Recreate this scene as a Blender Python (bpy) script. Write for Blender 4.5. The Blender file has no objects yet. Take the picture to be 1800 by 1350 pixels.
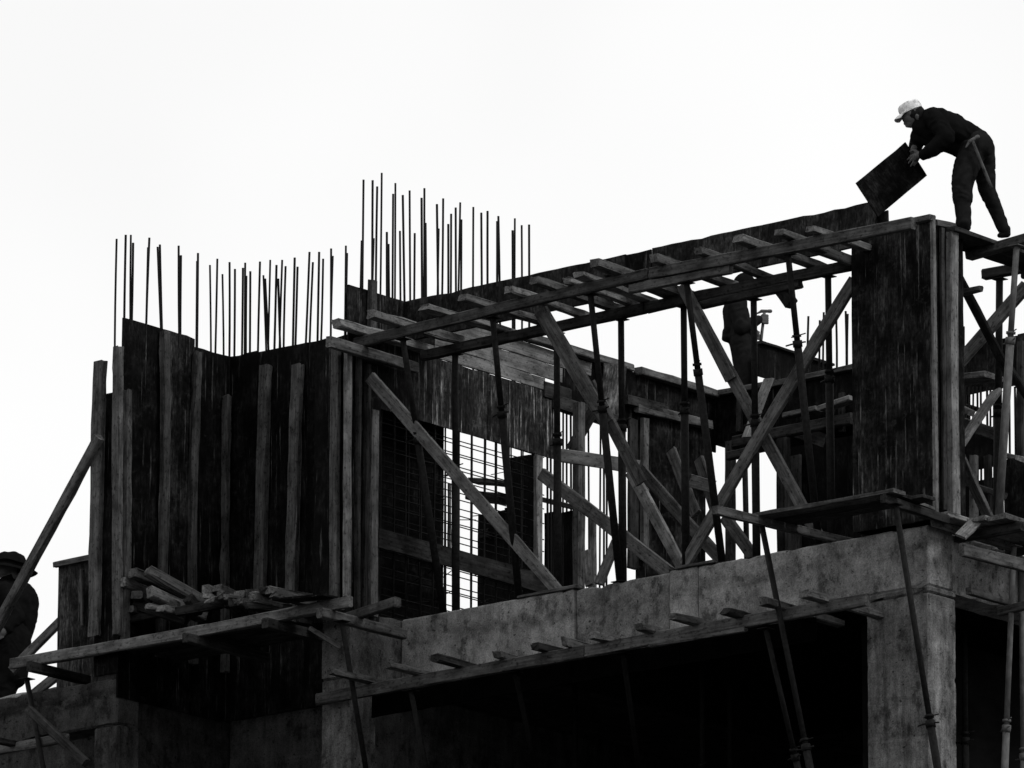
import bpy, bmesh, math, random
from mathutils import Vector, Matrix
random.seed(7)
SC = bpy.context.scene
COL = SC.collection
# ------------------------------------------------------------------ camera
F = 14000.0                                   # focal length in photo pixels (1800 x 1350), a long lens
PITCH, ROLL, AZ = (math.radians(v) for v in (14.28, 0.21, 40.1))
FW = Vector((-math.sin(AZ)*math.cos(PITCH), math.cos(AZ)*math.cos(PITCH), math.sin(PITCH)))
_rt = Vector((math.cos(AZ), math.sin(AZ), 0)); _up = _rt.cross(FW)
RT = _rt*math.cos(ROLL) + _up*math.sin(ROLL); UP = -_rt*math.sin(ROLL) + _up*math.cos(ROLL)
CAM = Vector((44.037, -58.384, 1.6))
FH = Vector((FW.x, FW.y, 0)).normalized()
cd = bpy.data.cameras.new('camera'); cam = bpy.data.objects.new('camera', cd); COL.objects.link(cam)
cd.sensor_width = 36; cd.sensor_fit = 'HORIZONTAL'; cd.lens = F/1800*36; cd.clip_start = 1; cd.clip_end = 4000
m3 = Matrix((RT, UP, -FW)).transposed()
cam.matrix_world = Matrix.Translation(CAM) @ m3.to_4x4()
SC.camera = cam
# ------------------------------------------------------------------ sky, sun, exposure
SUN_EL, SUN_AZ = math.radians(40), math.radians(6)       # azimuth counted from +X towards +Y
wd = bpy.data.worlds.new('World'); SC.world = wd; wd.use_nodes = True
nt = wd.node_tree; nt.nodes.clear()
def N(t, typ, **kw):
    n = t.nodes.new(typ)
    for k, v in kw.items(): setattr(n, k, v)
    return n
sky = N(nt, 'ShaderNodeTexSky', sky_type='NISHITA', sun_disc=False)
sky.sun_elevation = SUN_EL; sky.sun_rotation = math.radians(90)-SUN_AZ; sky.dust_density = 4; sky.air_density = 1
bw = N(nt, 'ShaderNodeRGBToBW'); nt.links.new(sky.outputs[0], bw.inputs[0])
tc = N(nt, 'ShaderNodeTexCoord'); nz = N(nt, 'ShaderNodeTexNoise'); nz.inputs['Scale'].default_value = 7; nz.inputs['Detail'].default_value = 3
nt.links.new(tc.outputs['Generated'], nz.inputs['Vector'])
m1 = N(nt, 'ShaderNodeMath', operation='MULTIPLY_ADD'); m1.inputs[1].default_value = 0.05; m1.inputs[2].default_value = 7.7   # cloud layer
nt.links.new(bw.outputs[0], m1.inputs[0])
m2 = N(nt, 'ShaderNodeMath', operation='MULTIPLY_ADD'); m2.inputs[1].default_value = 3.6
nt.links.new(nz.outputs['Fac'], m2.inputs[0]); nt.links.new(m1.outputs[0], m2.inputs[2])
bg = N(nt, 'ShaderNodeBackground'); bg.inputs['Strength'].default_value = 0.1
nt.links.new(m2.outputs[0], bg.inputs['Color'])
wo = N(nt, 'ShaderNodeOutputWorld'); nt.links.new(bg.outputs[0], wo.inputs[0])
sl = bpy.data.lights.new('sun', 'SUN'); sl.energy = 1.5; sl.angle = math.radians(14); sl.color = (1, 1, 1)
so = bpy.data.objects.new('sun', sl); COL.objects.link(so); so.location = (30, -20, 60)
sd = Vector((math.cos(SUN_EL)*math.cos(SUN_AZ), math.cos(SUN_EL)*math.sin(SUN_AZ), math.sin(SUN_EL)))
so.rotation_euler = sd.to_track_quat('Z', 'Y').to_euler()
SC.view_settings.view_transform = 'Standard'; SC.view_settings.look = 'None'
SC.view_settings.exposure = 0.0; SC.view_settings.gamma = 1.0; SC.view_settings.use_curve_mapping = False

# ------------------------------------------------------------------ geometry helpers
def ray(px, py): return RT*((px-900)/F) + UP*((675-py)/F) + FW
def P(px, py, x=None, y=None, z=None):
    d = ray(px, py)
    if x is not None: t = (x-CAM.x)/d.x
    elif y is not None: t = (y-CAM.y)/d.y
    else: t = (z-CAM.z)/d.z
    return CAM + d*t
def proj(p):
    q = p-CAM; w = q.dot(FW); return 900+F*q.dot(RT)/w, 675-F*q.dot(UP)/w
def XA(px, y, z):                              # X of the point on the line (y, z) seen at picture column px
    lo, hi = -30.0, 20.0
    for _ in range(40):
        m = (lo+hi)/2
        if proj(Vector((m, y, z)))[0] < px: lo = m
        else: hi = m
    return lo
def G(px, y, z): return Vector((XA(px, y, z), y, z))
WM = {}                                        # world matrices by object
def put(o, M, parent=None):
    WM[o.name] = M
    if parent is not None:
        o.parent = parent; o.matrix_parent_inverse = Matrix.Identity(4)
        o.matrix_local = WM[parent.name].inverted() @ M
    else: o.matrix_world = M
    return o
def tag(o, label=None, cat=None, group=None, kind=None):
    if label: o['label'] = label
    if cat: o['category'] = cat
    if group: o['group'] = group
    if kind: o['kind'] = kind
    return o
def thing(name, label, cat, loc, group=None):
    o = bpy.data.objects.new(name, None); o.empty_display_size = .2; COL.objects.link(o)
    put(o, Matrix.Translation(Vector(loc))); return tag(o, label, cat, group)
def mobj(name, me, mat, M, parent=None):
    o = bpy.data.objects.new(name, me); COL.objects.link(o)
    if mat is not None and not me.materials: me.materials.append(mat)
    return put(o, M, parent)
def frame(A, B, hint):
    x = (B-A).normalized(); z = (hint - x*hint.dot(x)).normalized(); y = z.cross(x)
    M = Matrix((x, y, z)).transposed().to_4x4(); M.translation = A; return M
UPV = Vector((0, 0, 1)); XV = Vector((1, 0, 0)); YV = Vector((0, 1, 0))
def board_mesh(L, w, t, rough=1.0, cut=0.0):
    """timber from 0..L on x, w on y, t on z; eased edges, slight warp, uneven ends"""
    n = max(3, int(L/0.22)+1); vs = []; fs = []
    ch = min(w, t)*.16; bw_, bt_ = random.uniform(-1, 1)*.004*L*rough, random.uniform(-1, 1)*.003*L*rough
    sec = [(1, 0), (1, 1), (0, 1), (-1, 1), (-1, 0), (-1, -1), (0, -1), (1, -1)]
    tap = random.uniform(-.05, .05)*rough
    for i in range(n):
        u = i/(n-1); x = u*L
        s = 1+tap*(u-.5)
        for k in range(12):
            q = k//3; j = k % 3
            sy = 1 if q in (0, 3) else -1; sz = 1 if q in (0, 1) else -1
            hy, hz = w/2*s, t/2*s
            if (q % 2 == 0) == (j == 0): a, b = hy, hz-ch
            elif j == 1: a, b = hy-ch*.3, hz-ch*.3
            else: a, b = hy-ch, hz
            e = rough*.0022
            yy = sy*a + bw_*math.sin(math.pi*u) + random.gauss(0, e)
            zz = sz*b + bt_*math.sin(math.pi*u) + random.gauss(0, e)
            xx = x
            if i == 0: xx += random.uniform(0, .012)*rough + (cut*(sz*b)/t if cut else 0)
            if i == n-1: xx -= random.uniform(0, .012)*rough
            vs.append((xx, yy, zz))
        if i:
            a0, b0 = (i-1)*12, i*12
            for k in range(12):
                fs.append((a0+k, b0+k, b0+(k+1) % 12, a0+(k+1) % 12))
    fs.append(tuple(range(12))); fs.append(tuple(reversed(range((n-1)*12, n*12))))
    me = bpy.data.meshes.new('board'); me.from_pydata(vs, [], fs)
    bm = bmesh.new(); bm.from_mesh(me); bmesh.ops.recalc_face_normals(bm, faces=bm.faces); bm.to_mesh(me); bm.free()
    return me
def board(name, A, B, w, t, mat, hint=UPV, parent=None, label=None, cat=None, group=None, rough=1.0, cut=0.0):
    A, B = Vector(A), Vector(B)
    o = mobj(name, board_mesh((B-A).length, w, t, rough, cut), mat, frame(A, B, hint), parent)
    if label: tag(o, label, cat, group)
    return o
def panel(name, o0, ux, uz, W, H, th, mat, parent=None, rag=.004, tops=None, label=None, cat=None, group=None):
    """plywood sheet: origin o0 (lower left of the outer face), ux along the width, uz up, thickness goes inwards (ux x uz is outwards)"""
    ux, uz = Vector(ux).normalized(), Vector(uz).normalized(); nrm = ux.cross(uz)
    pts = []
    nx, nzz = max(2, int(W/.12)), max(2, int(H/.25))
    j = lambda: random.uniform(-rag, rag)
    for i in range(nx): pts.append((W*i/nx, j()))
    for i in range(nzz): pts.append((W+j(), H*i/nzz))
    for i in range(nx):
        u = 1-i/nx
        d = 0
        if random.random() < .12: d = -random.uniform(.004, .014)
        pts.append((W*u, H+j()+d + (tops(u) if tops else 0)))
    for i in range(nzz): pts.append((j(), H*(1-i/nzz)))
    n = len(pts)
    vs = [(p[0], 0, p[1]) for p in pts]+[(p[0], th, p[1]) for p in pts]
    fs = [tuple(range(n)), tuple(reversed(range(n, 2*n)))]+[(i, i+n, (i+1) % n+n, (i+1) % n) for i in range(n)]
    me = bpy.data.meshes.new('panel'); me.from_pydata(vs, [], fs)
    bm = bmesh.new(); bm.from_mesh(me); bmesh.ops.recalc_face_normals(bm, faces=bm.faces); bm.to_mesh(me); bm.free()
    M = Matrix((ux, -nrm, uz)).transposed().to_4x4(); M.translation = Vector(o0)
    o = mobj(name, me, mat, M, parent)
    if label: tag(o, label, cat, group)
    return o
def box(name, lo, hi, mat, parent=None, bev=.012, rag=0.0):
    lo, hi = Vector(lo), Vector(hi); c = (lo+hi)/2; s = hi-lo
    bm = bmesh.new(); bmesh.ops.create_cube(bm, size=1)
    for v in bm.verts: v.co = Vector((v.co.x*s.x, v.co.y*s.y, v.co.z*s.z))
    if bev: bmesh.ops.bevel(bm, geom=bm.edges[:], offset=bev, segments=1 if rag else 2, affect='EDGES')
    if rag:
        ax = max(range(3), key=lambda i: s[i]); nrm = Vector([1 if i == ax else 0 for i in range(3)])
        cuts = min(90, int(s[ax]/.09)); lo_ = max(-s[ax]/2+.05, s[ax]/2-cuts*.09)
        for i in range(cuts):
            q = lo_+i*.09+random.uniform(-.02, .02)
            if q < s[ax]/2-.03: bmesh.ops.bisect_plane(bm, geom=bm.verts[:]+bm.edges[:]+bm.faces[:], plane_co=nrm*q, plane_no=nrm)
        for v in bm.verts:
            chip = random.uniform(.006, .022) if random.random() < .13 else 0
            for i in range(3):
                v.co[i] += random.gauss(0, rag)
                if i != ax: v.co[i] -= math.copysign(chip, v.co[i])
    me = bpy.data.meshes.new(name); bm.to_mesh(me); bm.free()
    return mobj(name, me, mat, Matrix.Translation(c), parent)
def tube_mesh(L, r, n=10, r2=None, rings=2, bend=0.0):
    vs = []; fs = []; r2 = r if r2 is None else r2
    ph = random.uniform(0, 6.28)
    for i in range(rings):
        u = i/(rings-1); rr = r+(r2-r)*u; b = bend*math.sin(math.pi*u)
        for k in range(n):
            a = 2*math.pi*k/n; vs.append((L*u, rr*math.cos(a)+b*math.cos(ph), rr*math.sin(a)+b*math.sin(ph)))
        if i:
            for k in range(n): fs.append(((i-1)*n+k, (i-1)*n+(k+1) % n, i*n+(k+1) % n, i*n+k))
    fs.append(tuple(reversed(range(n)))); fs.append(tuple(range((rings-1)*n, rings*n)))
    me = bpy.data.meshes.new('tube'); me.from_pydata(vs, [], fs)
    for p in me.polygons[:-2]: p.use_smooth = True
    return me
def tube(name, A, B, r, mat, parent=None, n=10, r2=None, rings=2, bend=0.0):
    A, B = Vector(A), Vector(B)
    h = UPV if abs((B-A).normalized().z) < .9 else YV
    return mobj(name, tube_mesh((B-A).length, r, n, r2, rings, bend), mat, frame(A, B, h), parent)

# ------------------------------------------------------------------ materials (the whole place is toned in greys, as in the photograph)
def gray(v): return (v, v, v, 1)
def mat_base(name, rough=.85, spec=.25):
    spec = spec*.12
    m = bpy.data.materials.new(name); m.use_nodes = True; t = m.node_tree
    b = t.nodes['Principled BSDF']; b.inputs['Roughness'].default_value = rough; b.inputs['Specular IOR Level'].default_value = spec
    return m, t, b
def noise(t, scale, vec_scale=(1, 1, 1), detail=4, rough=.6, rnd=True, dist=0.0):
    tc = N(t, 'ShaderNodeTexCoord'); mp = N(t, 'ShaderNodeMapping'); mp.inputs['Scale'].default_value = vec_scale
    t.links.new(tc.outputs['Object'], mp.inputs['Vector'])
    if rnd:
        oi = N(t, 'ShaderNodeObjectInfo'); mu = N(t, 'ShaderNodeMath', operation='MULTIPLY'); mu.inputs[1].default_value = 57.0
        t.links.new(oi.outputs['Random'], mu.inputs[0])
        cx = N(t, 'ShaderNodeCombineXYZ')
        for i in range(3): t.links.new(mu.outputs[0], cx.inputs[i])
        t.links.new(cx.outputs[0], mp.inputs['Location'])
    n = N(t, 'ShaderNodeTexNoise'); n.inputs['Scale'].default_value = scale; n.inputs['Detail'].default_value = detail
    n.inputs['Roughness'].default_value = rough; n.inputs['Distortion'].default_value = dist
    t.links.new(mp.outputs[0], n.inputs['Vector']); return n.outputs['Fac']
def ramp(t, src, stops):
    r = N(t, 'ShaderNodeValToRGB'); e = r.color_ramp.elements
    while len(e) < len(stops): e.new(.5)
    for i, (p, v) in enumerate(stops): e[i].position = p; e[i].color = gray(v)
    t.links.new(src, r.inputs[0]); return r.outputs[0]
def mix(t, a, b, fac=1.0, mode='MULTIPLY'):
    m = N(t, 'ShaderNodeMix', data_type='RGBA', blend_type=mode)
    if isinstance(fac, (int, float)): m.inputs[0].default_value = fac
    else: t.links.new(fac, m.inputs[0])
    for i, s in ((6, a), (7, b)):
        if isinstance(s, (int, float)): m.inputs[i].default_value = gray(s)
        else: t.links.new(s, m.inputs[i])
    return m.outputs[2]
def bump(t, b, src, strength=.4, dist=.01):
    n = N(t, 'ShaderNodeBump'); n.inputs['Strength'].default_value = strength; n.inputs['Distance'].default_value = dist
    t.links.new(src, n.inputs['Height']); t.links.new(n.outputs[0], b.inputs['Normal'])
def timber_mat(name, lo, hi, spots=.45):
    m, t, b = mat_base(name, .85, .2)
    g = noise(t, 1, (2.0, 45, 45), 5, .65); c = ramp(t, g, ((.3, lo), (.62, hi)))
    bl = ramp(t, noise(t, 7, (.6, 1, 1), 5, .7), ((.34, .45), (.66, 1.3))); c = mix(t, c, bl)
    sp = ramp(t, noise(t, 36, (.6, 1, 1), 3), ((.32, spots*.8), (.44, 1.0))); c = mix(t, c, sp)
    oi = N(t, 'ShaderNodeObjectInfo'); mr = N(t, 'ShaderNodeMapRange'); mr.inputs[3].default_value = .68; mr.inputs[4].default_value = 1.25
    t.links.new(oi.outputs['Random'], mr.inputs[0]); c = mix(t, c, mr.outputs[0])
    t.links.new(c, b.inputs['Base Color']); bump(t, b, g, .5, .006); return m
def ply_mat(name, lo, hi, streak=.25, streak_v=.2, thr=.64, patch=.5):
    m, t, b = mat_base(name, .7, .3)
    g = noise(t, 1, (26, 26, .9), 4, .6); c = ramp(t, g, ((.35, lo), (.7, hi)))
    bl = ramp(t, noise(t, 3.2, (1, 1, .8), 6, .72), ((.40, patch*.25), (.52, .8), (.66, 2.6))); c = mix(t, c, bl)
    st = ramp(t, noise(t, 1, (34, 34, 1.1), 3, .55), ((thr, 0.0), (thr+.05, streak)))
    br = ramp(t, noise(t, 1, (6, 6, 1.6), 4, .65), ((.44, 0.0), (.56, 1.0)))
    f = mix(t, st, br); c = mix(t, c, streak_v, f, 'MIX')
    sc_ = ramp(t, noise(t, 1, (60, 60, 12), 4, .75), ((.36, .25), (.5, .9), (.66, 2.0))); c = mix(t, c, sc_)
    sm = ramp(t, noise(t, 9, (1, 1, 1.3), 8, .8), ((.56, 0.0), (.72, .5))); c = mix(t, c, streak_v*.7, sm, 'MIX')
    t.links.new(c, b.inputs['Base Color']); bump(t, b, g, .25, .004); return m
def concrete_mat(name, v, wav=True, stain=.6, vert=0.0):
    m, t, b = mat_base(name, .9, .2)
    c = ramp(t, noise(t, 2.4, (1, 1, 1), 8, .72), ((.32, v*.5), (.5, v*.95), (.68, v*1.4)))
    fine = noise(t, 70, (1, 1, 1), 3, .7); c = mix(t, c, ramp(t, fine, ((.32, .62), (.68, 1.28))))
    pit = ramp(t, noise(t, 24, (1, 1, 1.3), 3, .6), ((.30, .2), (.38, 1.0))); c = mix(t, c, pit)
    blot = ramp(t, noise(t, 1, (5, 5, 3.2), 7, .74), ((.38, .35), (.46, .85), (.6, 1.2))); c = mix(t, c, blot)
    if wav:   # damp tide mark left along the upper edge of the pour
        tc = N(t, 'ShaderNodeTexCoord'); sp = N(t, 'ShaderNodeSeparateXYZ'); t.links.new(tc.outputs['Object'], sp.inputs[0])
        w = noise(t, 2.2, (1, 1, .4), 5, .6); a = N(t, 'ShaderNodeMath', operation='MULTIPLY_ADD'); a.inputs[1].default_value = .34
        t.links.new(w, a.inputs[0]); t.links.new(sp.outputs['Z'], a.inputs[2])
        bk_ = ramp(t, noise(t, 4.5, (1, 1, 2), 5, .7), ((.42, 0.0), (.56, 1.0)))
        c = mix(t, c, ramp(t, a.outputs[0], ((.17, 1.0), (.22, stain), (.30, stain*1.1), (.36, .9))), bk_)
    if vert: c = mix(t, c, ramp(t, noise(t, 1, (14, 14, 1.2), 5, .65), ((.35, 1-vert), (.6, 1.1))))
    t.links.new(c, b.inputs['Base Color']); bump(t, b, fine, .35, .006); return m
def plain_mat(name, v, var=.3, scale=14, rough=.8, spec=.25, vec=(1, 1, 1)):
    m, t, b = mat_base(name, rough, spec)
    n = noise(t, scale, vec, 5, .65); c = ramp(t, n, ((.3, v*(1-var)), (.7, v*(1+var))))
    t.links.new(c, b.inputs['Base Color']); bump(t, b, n, .3, .004); return m
TIMB = timber_mat('weathered timber', .036, .10)
TIMBM = timber_mat('grey batten timber', .026, .075)
TIMBL = timber_mat('paler timber', .075, .17)
TIMBD = timber_mat('dark damp timber', .014, .04)
PLY = ply_mat('dark film plywood', .0018, .006, .8, .045, .61)
PLYS = ply_mat('plywood with slurry streaks', .014, .03, .95, .2, .57, 1.8)
PLYM = ply_mat('worn column plywood', .0045, .016, .7, .09, .605, .45)
PLYG = ply_mat('grey scuffed plywood', .012, .024, .3, .07, .66, 1.2)
PLYL = ply_mat('clean plywood', .05, .09, .1, .2, .7, .8)
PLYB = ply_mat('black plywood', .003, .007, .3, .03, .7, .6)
PLYK = plain_mat('shade-black plywood', .0016, .4, 8, .95, 0)  # near-black colour carries the shade below the lower ledger
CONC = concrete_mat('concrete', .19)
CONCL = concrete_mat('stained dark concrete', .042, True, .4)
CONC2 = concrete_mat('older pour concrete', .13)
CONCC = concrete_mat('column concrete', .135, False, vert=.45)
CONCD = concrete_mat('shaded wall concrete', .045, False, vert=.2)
STEEL = plain_mat('rusty prop steel', .009, .6, 30, .6, .3)
STEELK = plain_mat('shaded prop steel', .003, .4, 18, .8, .1)  # darker prop steel, the gloom of the lower storey put into its colour
STEELM = plain_mat('dusty prop steel', .045, .5, 18, .7, .3, (.4, 1, 1))
STEELG = plain_mat('galvanised prop steel', .085, .4, 22, .5, .4, (.5, 1, 1))
REBAR = plain_mat('rebar steel', .009, .4, 40, .7, .3)
# ------------------------------------------------------------------ ground and the concrete frame
SL = 18.84; FH_ = 3.27
gm = bpy.data.meshes.new('ground'); gm.from_pydata([(-1500, -1500, 0), (1500, -1500, 0), (1500, 1500, 0), (-1500, 1500, 0)], [], [(0, 1, 2, 3)])
tag(mobj('ground', gm, plain_mat('bare ground', .07, .4, .4), Matrix()), kind='structure')
fr = thing('concrete_building', 'raw grey concrete frame of an unfinished building under timber formwork', 'building', (-6, 3, 0))
def cbox(n, lo, hi, m=CONC, bev=.012): return box(n, lo, hi, m, fr, .018, .002)
YC = .43
cbox('column', (-.742, 0, 0), (0, YC, 18.185), CONCC, .008)
cbox('column_head', (-.744, -.002, 18.187), (.002, YC+.002, 18.255), CONCC, .006)
# front beam cast in bays with slightly offset faces
xs = [-6.56, XA(1008, 0, 18.6), XA(1175, 0, 18.6), XA(1225, 0, 18.6), -.0]
for i in range(4):
    dy = (0, .03, .004, .008)[i]
    cbox('beam', (xs[i], dy, 18.257 if i == 3 else 18.19), (xs[i+1]-.003, .4, SL+(0, -.006, .003, 0)[i]), (CONC, CONC2, CONC, CONC)[i], .01)
cbox('side_beam', (-.42, .405, 18.26), (-.05, 8, SL-.004))
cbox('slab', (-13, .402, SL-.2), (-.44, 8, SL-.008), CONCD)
cbox('fin_beam', (-6.96, -.74, 18.15), (-6.565, .395, SL-.002), concrete_mat('fin concrete', .09, False), .01)
cbox('fin_column', (-6.955, -.735, 0), (-6.57, -.345, 18.148), concrete_mat('fin column concrete', .085, False, vert=.4), .01)
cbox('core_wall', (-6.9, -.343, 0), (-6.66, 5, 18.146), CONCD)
cbox('recess_wall', (-9.15, .34, 0), (-6.97, .6, SL-.01), concrete_mat('shaded recess concrete', .035, False, vert=.2))  # dark base colour includes the shade of the platform above
cbox('left_fin', (-9.5, -1.26, 0), (-9.2, .655, SL-.2), concrete_mat('shaded fin concrete', .03, False, vert=.3))  # shade under the platform is put into the base colour
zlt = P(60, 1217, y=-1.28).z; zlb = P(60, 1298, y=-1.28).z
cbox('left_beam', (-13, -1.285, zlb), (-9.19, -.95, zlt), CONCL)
cbox('left_column', (-9.52, -1.27, 0), (-9.18, -.96, zlb-.002), concrete_mat('left column concrete', .05, False, vert=.5))  # darker base than the corner column, stronger vertical streaks
cbox('left_beam', (-13, .12, 18.3), (-9.62, .5, SL-.003), CONC)
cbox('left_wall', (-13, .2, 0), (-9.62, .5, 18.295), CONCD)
cbox('blocking_back_wall', (-13, 7.6, 0), (-.1, 7.8, 18.62), CONCD)  # added to close the rear, so no light enters the storey below
cbox('blocking_side_wall', (-1.5, .9, 0), (-1.3, 7.5, 18.25), plain_mat('shade-dark wall', .006, .4, 3, .95, 0))  # added wall against side light; near-black colour stands in for interior shade
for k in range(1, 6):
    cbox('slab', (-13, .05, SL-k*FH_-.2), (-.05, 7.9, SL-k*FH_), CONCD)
    cbox('beam', (-6.55, 0, SL-k*FH_-.65), (-.75, .4, SL-k*FH_-.205), CONC)
for xx in (-13, -3.6): cbox('column', (xx, 5, 0), (xx+.4, 5.4, SL-.21), CONCC)
# dark ply added under the slab to keep the storey below in shade
sf = thing('shade_soffit', 'black plywood soffit added under the concrete slab to deepen the shade below', 'formwork', (-3.5, 3, 18.5))
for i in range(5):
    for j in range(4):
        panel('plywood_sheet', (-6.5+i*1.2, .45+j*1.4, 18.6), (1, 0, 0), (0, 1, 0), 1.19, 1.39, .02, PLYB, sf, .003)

# ------------------------------------------------------------------ left formwork: fin, recess wall, tall wall
X1 = -6.54; XL = -9.18; YR = .31; ZT = 22.11
lf = thing('wall_formwork', 'tall dark plywood fin formwork with pale vertical battens, leftmost wall', 'formwork', (XL, -.4, SL))
yy = [P(217, 560, x=XL).y, P(285, 577, x=XL).y, P(343, 605, x=XL).y, YR]
for i in range(3):
    zt = (22.12, 22.12, 22.03)[i]
    panel('plywood_sheet', (XL, yy[i], 18.2), (0, 1, 0), UPV, yy[i+1]-yy[i]-.004, zt-18.2, .02, (PLY, PLYM, PLY)[i], lf, .005)  # lower ends carried down as dark cover for the shade under the platform
for px, py, w, pb in ((290, 582, .10, 1045), (348, 617, .09, 1040), (399, 694, .075, 1030), (224, 684, .08, 1112)):
    t = P(px, py, x=XL+.05); b = Vector((XL+.05, t.y+random.uniform(-.03, .03), SL-.15))
    board('batten', b, t, w, .07, TIMBM, XV, lf, rough=2.2)
panel('end_sheet', (-9.52, -1.285, 18.45), (1, 0, 0), UPV, .33, P(195, 690, y=-1.285).z-18.45, .02, PLY, lf)
for px, py, w, pbx in ((176, 634, .13, 166), (208, 608, .085, 207)):
    t = P(px, py, y=-1.335); b = P(pbx, 1120, y=-1.335)
    board('batten', b, t, w, .08, TIMB, YV, lf, rough=2.4)
rf = thing('wall_formwork', 'dark plywood wall formwork at the back of the recess between the fins', 'formwork', (-8, YR, SL))
px0 = [403, 452, 540, 606]
for i in range(3):
    a = P(px0[i], 700, y=YR).x if i else XL+.005; b = P(px0[i+1], 700, y=YR).x if i < 2 else -6.99
    panel('plywood_sheet', (a, YR, 18.2), (1, 0, 0), UPV, b-a-.004, 22.015-18.2+(.015, 0, -.01)[i], .02, PLY, rf, .004)  # also carried below the slab, dark where the platform shades the recess
for px, py, w, pbx in ((467, 641, .12, 457), (524, 639, .12, 512), (572, 640, .05, 568)):
    board('batten', P(pbx, 1060, y=YR-.05), P(px, py, y=YR-.05), w, .08, TIMBM if px < 560 else TIMBD, YV, rf, rough=2)
# tall wall running back from the facade, with a doorway
tw = thing('wall_formwork', 'tall streaked plywood wall formwork with a doorway, running back behind the props', 'formwork', (X1, 2, SL))
yF = -.85
panel('front_sheet', (X1, yF, 18.7), (0, 1, 0), UPV, .50, ZT-18.7, .02, PLYM, tw, .005)
panel('lintel_sheet', (X1, -.345, 20.93), (0, 1, 0), UPV, .78, .70, .02, PLYM, tw, .004)
ym = .44
for i, (a, b) in enumerate(((ym, 1.3), (1.304, 2.36))):
    panel('lintel_sheet', (X1, a, 20.93), (0, 1, 0), UPV, b-a-.004, .69, .02, PLYS, tw, .004)
for i in range(2): panel('upper_sheet', (X1, -.345+i*.4, 21.635), (0, 1, 0), UPV, .396, ZT-21.635, .02, PLYM, tw)
for i, (z0, z1) in enumerate(((21.625, 21.75), (21.753, 21.91), (21.913, 22.06))):
    board('band_plank', (X1-.01+.004*i, ym+.02, (z0+z1)/2), (X1-.01, (2.2, 2.48, 2.95)[i], (z0+z1)/2), .03, z1-z0, TIMBL, UPV, tw)
panel('end_sheet', (-6.96, yF-.02, 18.7), (1, 0, 0), UPV, .40, 21.55-18.7, .02, PLY, tw)
for px, py, pbx, pby, plane, w, m in ((591, 612, 588, 1060, 'y', .09, TIMB), (612, 612, 610, 1050, 'x', .075, TIMBL), (647, 640, 640, 1100, 'x', .05, TIMBD), (658, 720, 656, 1085, 'x', .10, TIMBL), (946, 800, 946, 1010, 'x', .085, TIMBL), (631, 622, 628, 1090, 'x', .04, TIMBD)):
    if plane == 'y': board('batten', P(pbx, pby, y=yF-.07), P(px, py, y=yF-.07), w, .07, m, YV, tw)
    else: board('batten', P(pbx, pby, x=X1+.04), P(px, py, x=X1+.04), w, .06, m, XV, tw)
board('waler', P(577, 600, x=X1+.12), P(732, 647, x=X1+.12), .07, .11, TIMB, UPV, tw)
board('door_plank', P(664, 945, x=X1+.02), P(965, 1030, x=X1+.02), .03, .2, TIMBD, UPV, tw)
for i in range(3):                             # far face of the doorway wall
    panel('inner_sheet', (-6.93, -.6+i*.56, 18.7), (0, 1, 0), UPV, .555, 2.4, .02, PLYB, tw)
board('batten', P(790, 850, x=-6.9), P(790, 990, x=-6.9), .03, .03, TIMBL, XV, tw)
for a, b, w in (((650, 506), (656, 585), .09),):
    board('batten', P(653, 600, x=X1+.04), P(655, 492, x=X1+.04), .09, .07, TIMB, XV, tw)
# cap planks on the tall wall
for a, b in (((905, 583), (1043, 630)), ((1046, 632), (1108, 650)), ((1121, 649), (1258, 690))):
    A = P(*a, x=X1+.03); B = P(*b, x=X1+.03); A.z = ZT+.002; B.z = ZT+.002
    board('cap_plank', A, B, .12, .08, TIMBL, UPV, tw)
# rear run of the tall wall
Y0 = P(985, 680, x=X1).y
yb = P(1120, 700, x=X1).y; yc = 5.0
panel('beam_sheet', (X1, 2.37, 21.5), (0, 1, 0), UPV, yb-2.37-.004, .60, .02, PLY, tw)
a = P(1050, 640, x=X1+.05); b = P(1092, 706, x=X1+.05)
panel('loose_sheet', (X1+.012, a.y+.1, 21.55), (0, .99, -.1), (0, -.28, .96), .36, .52, .02, PLYL, tw)
panel('wall_sheet', (X1, yb, 18.84), (0, 1, 0), UPV, .62, ZT-18.85, .02, PLYM, tw)
panel('wall_sheet', (X1, yb+.624, 18.84), (0, 1, 0), UPV, P(1240, 800, x=X1).y-yb-.624, ZT-18.85, .02, PLYM, tw)
panel('wall_sheet', (X1, P(1240, 800, x=X1).y+.004, 21.5), (0, 1, 0), UPV, yc-P(1240, 800, x=X1).y, ZT-21.51, .02, PLY, tw)
for (a, b, m) in (((1100, 702), (1170, 720), TIMBD), ((1118, 716), (1250, 748), TIMB)):
    board('waler', P(*a, x=X1+.06), P(*b, x=X1+.06), .06, .10, m, UPV, tw)
board('batten', P(1133, 985, x=X1+.05), P(1133, 735, x=X1+.05), .09, .06, TIMB, XV, tw)
board('batten', P(1112, 1000, x=X1+.03), P(1112, 735, x=X1+.03), .14, .04, TIMBD, XV, tw)
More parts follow.
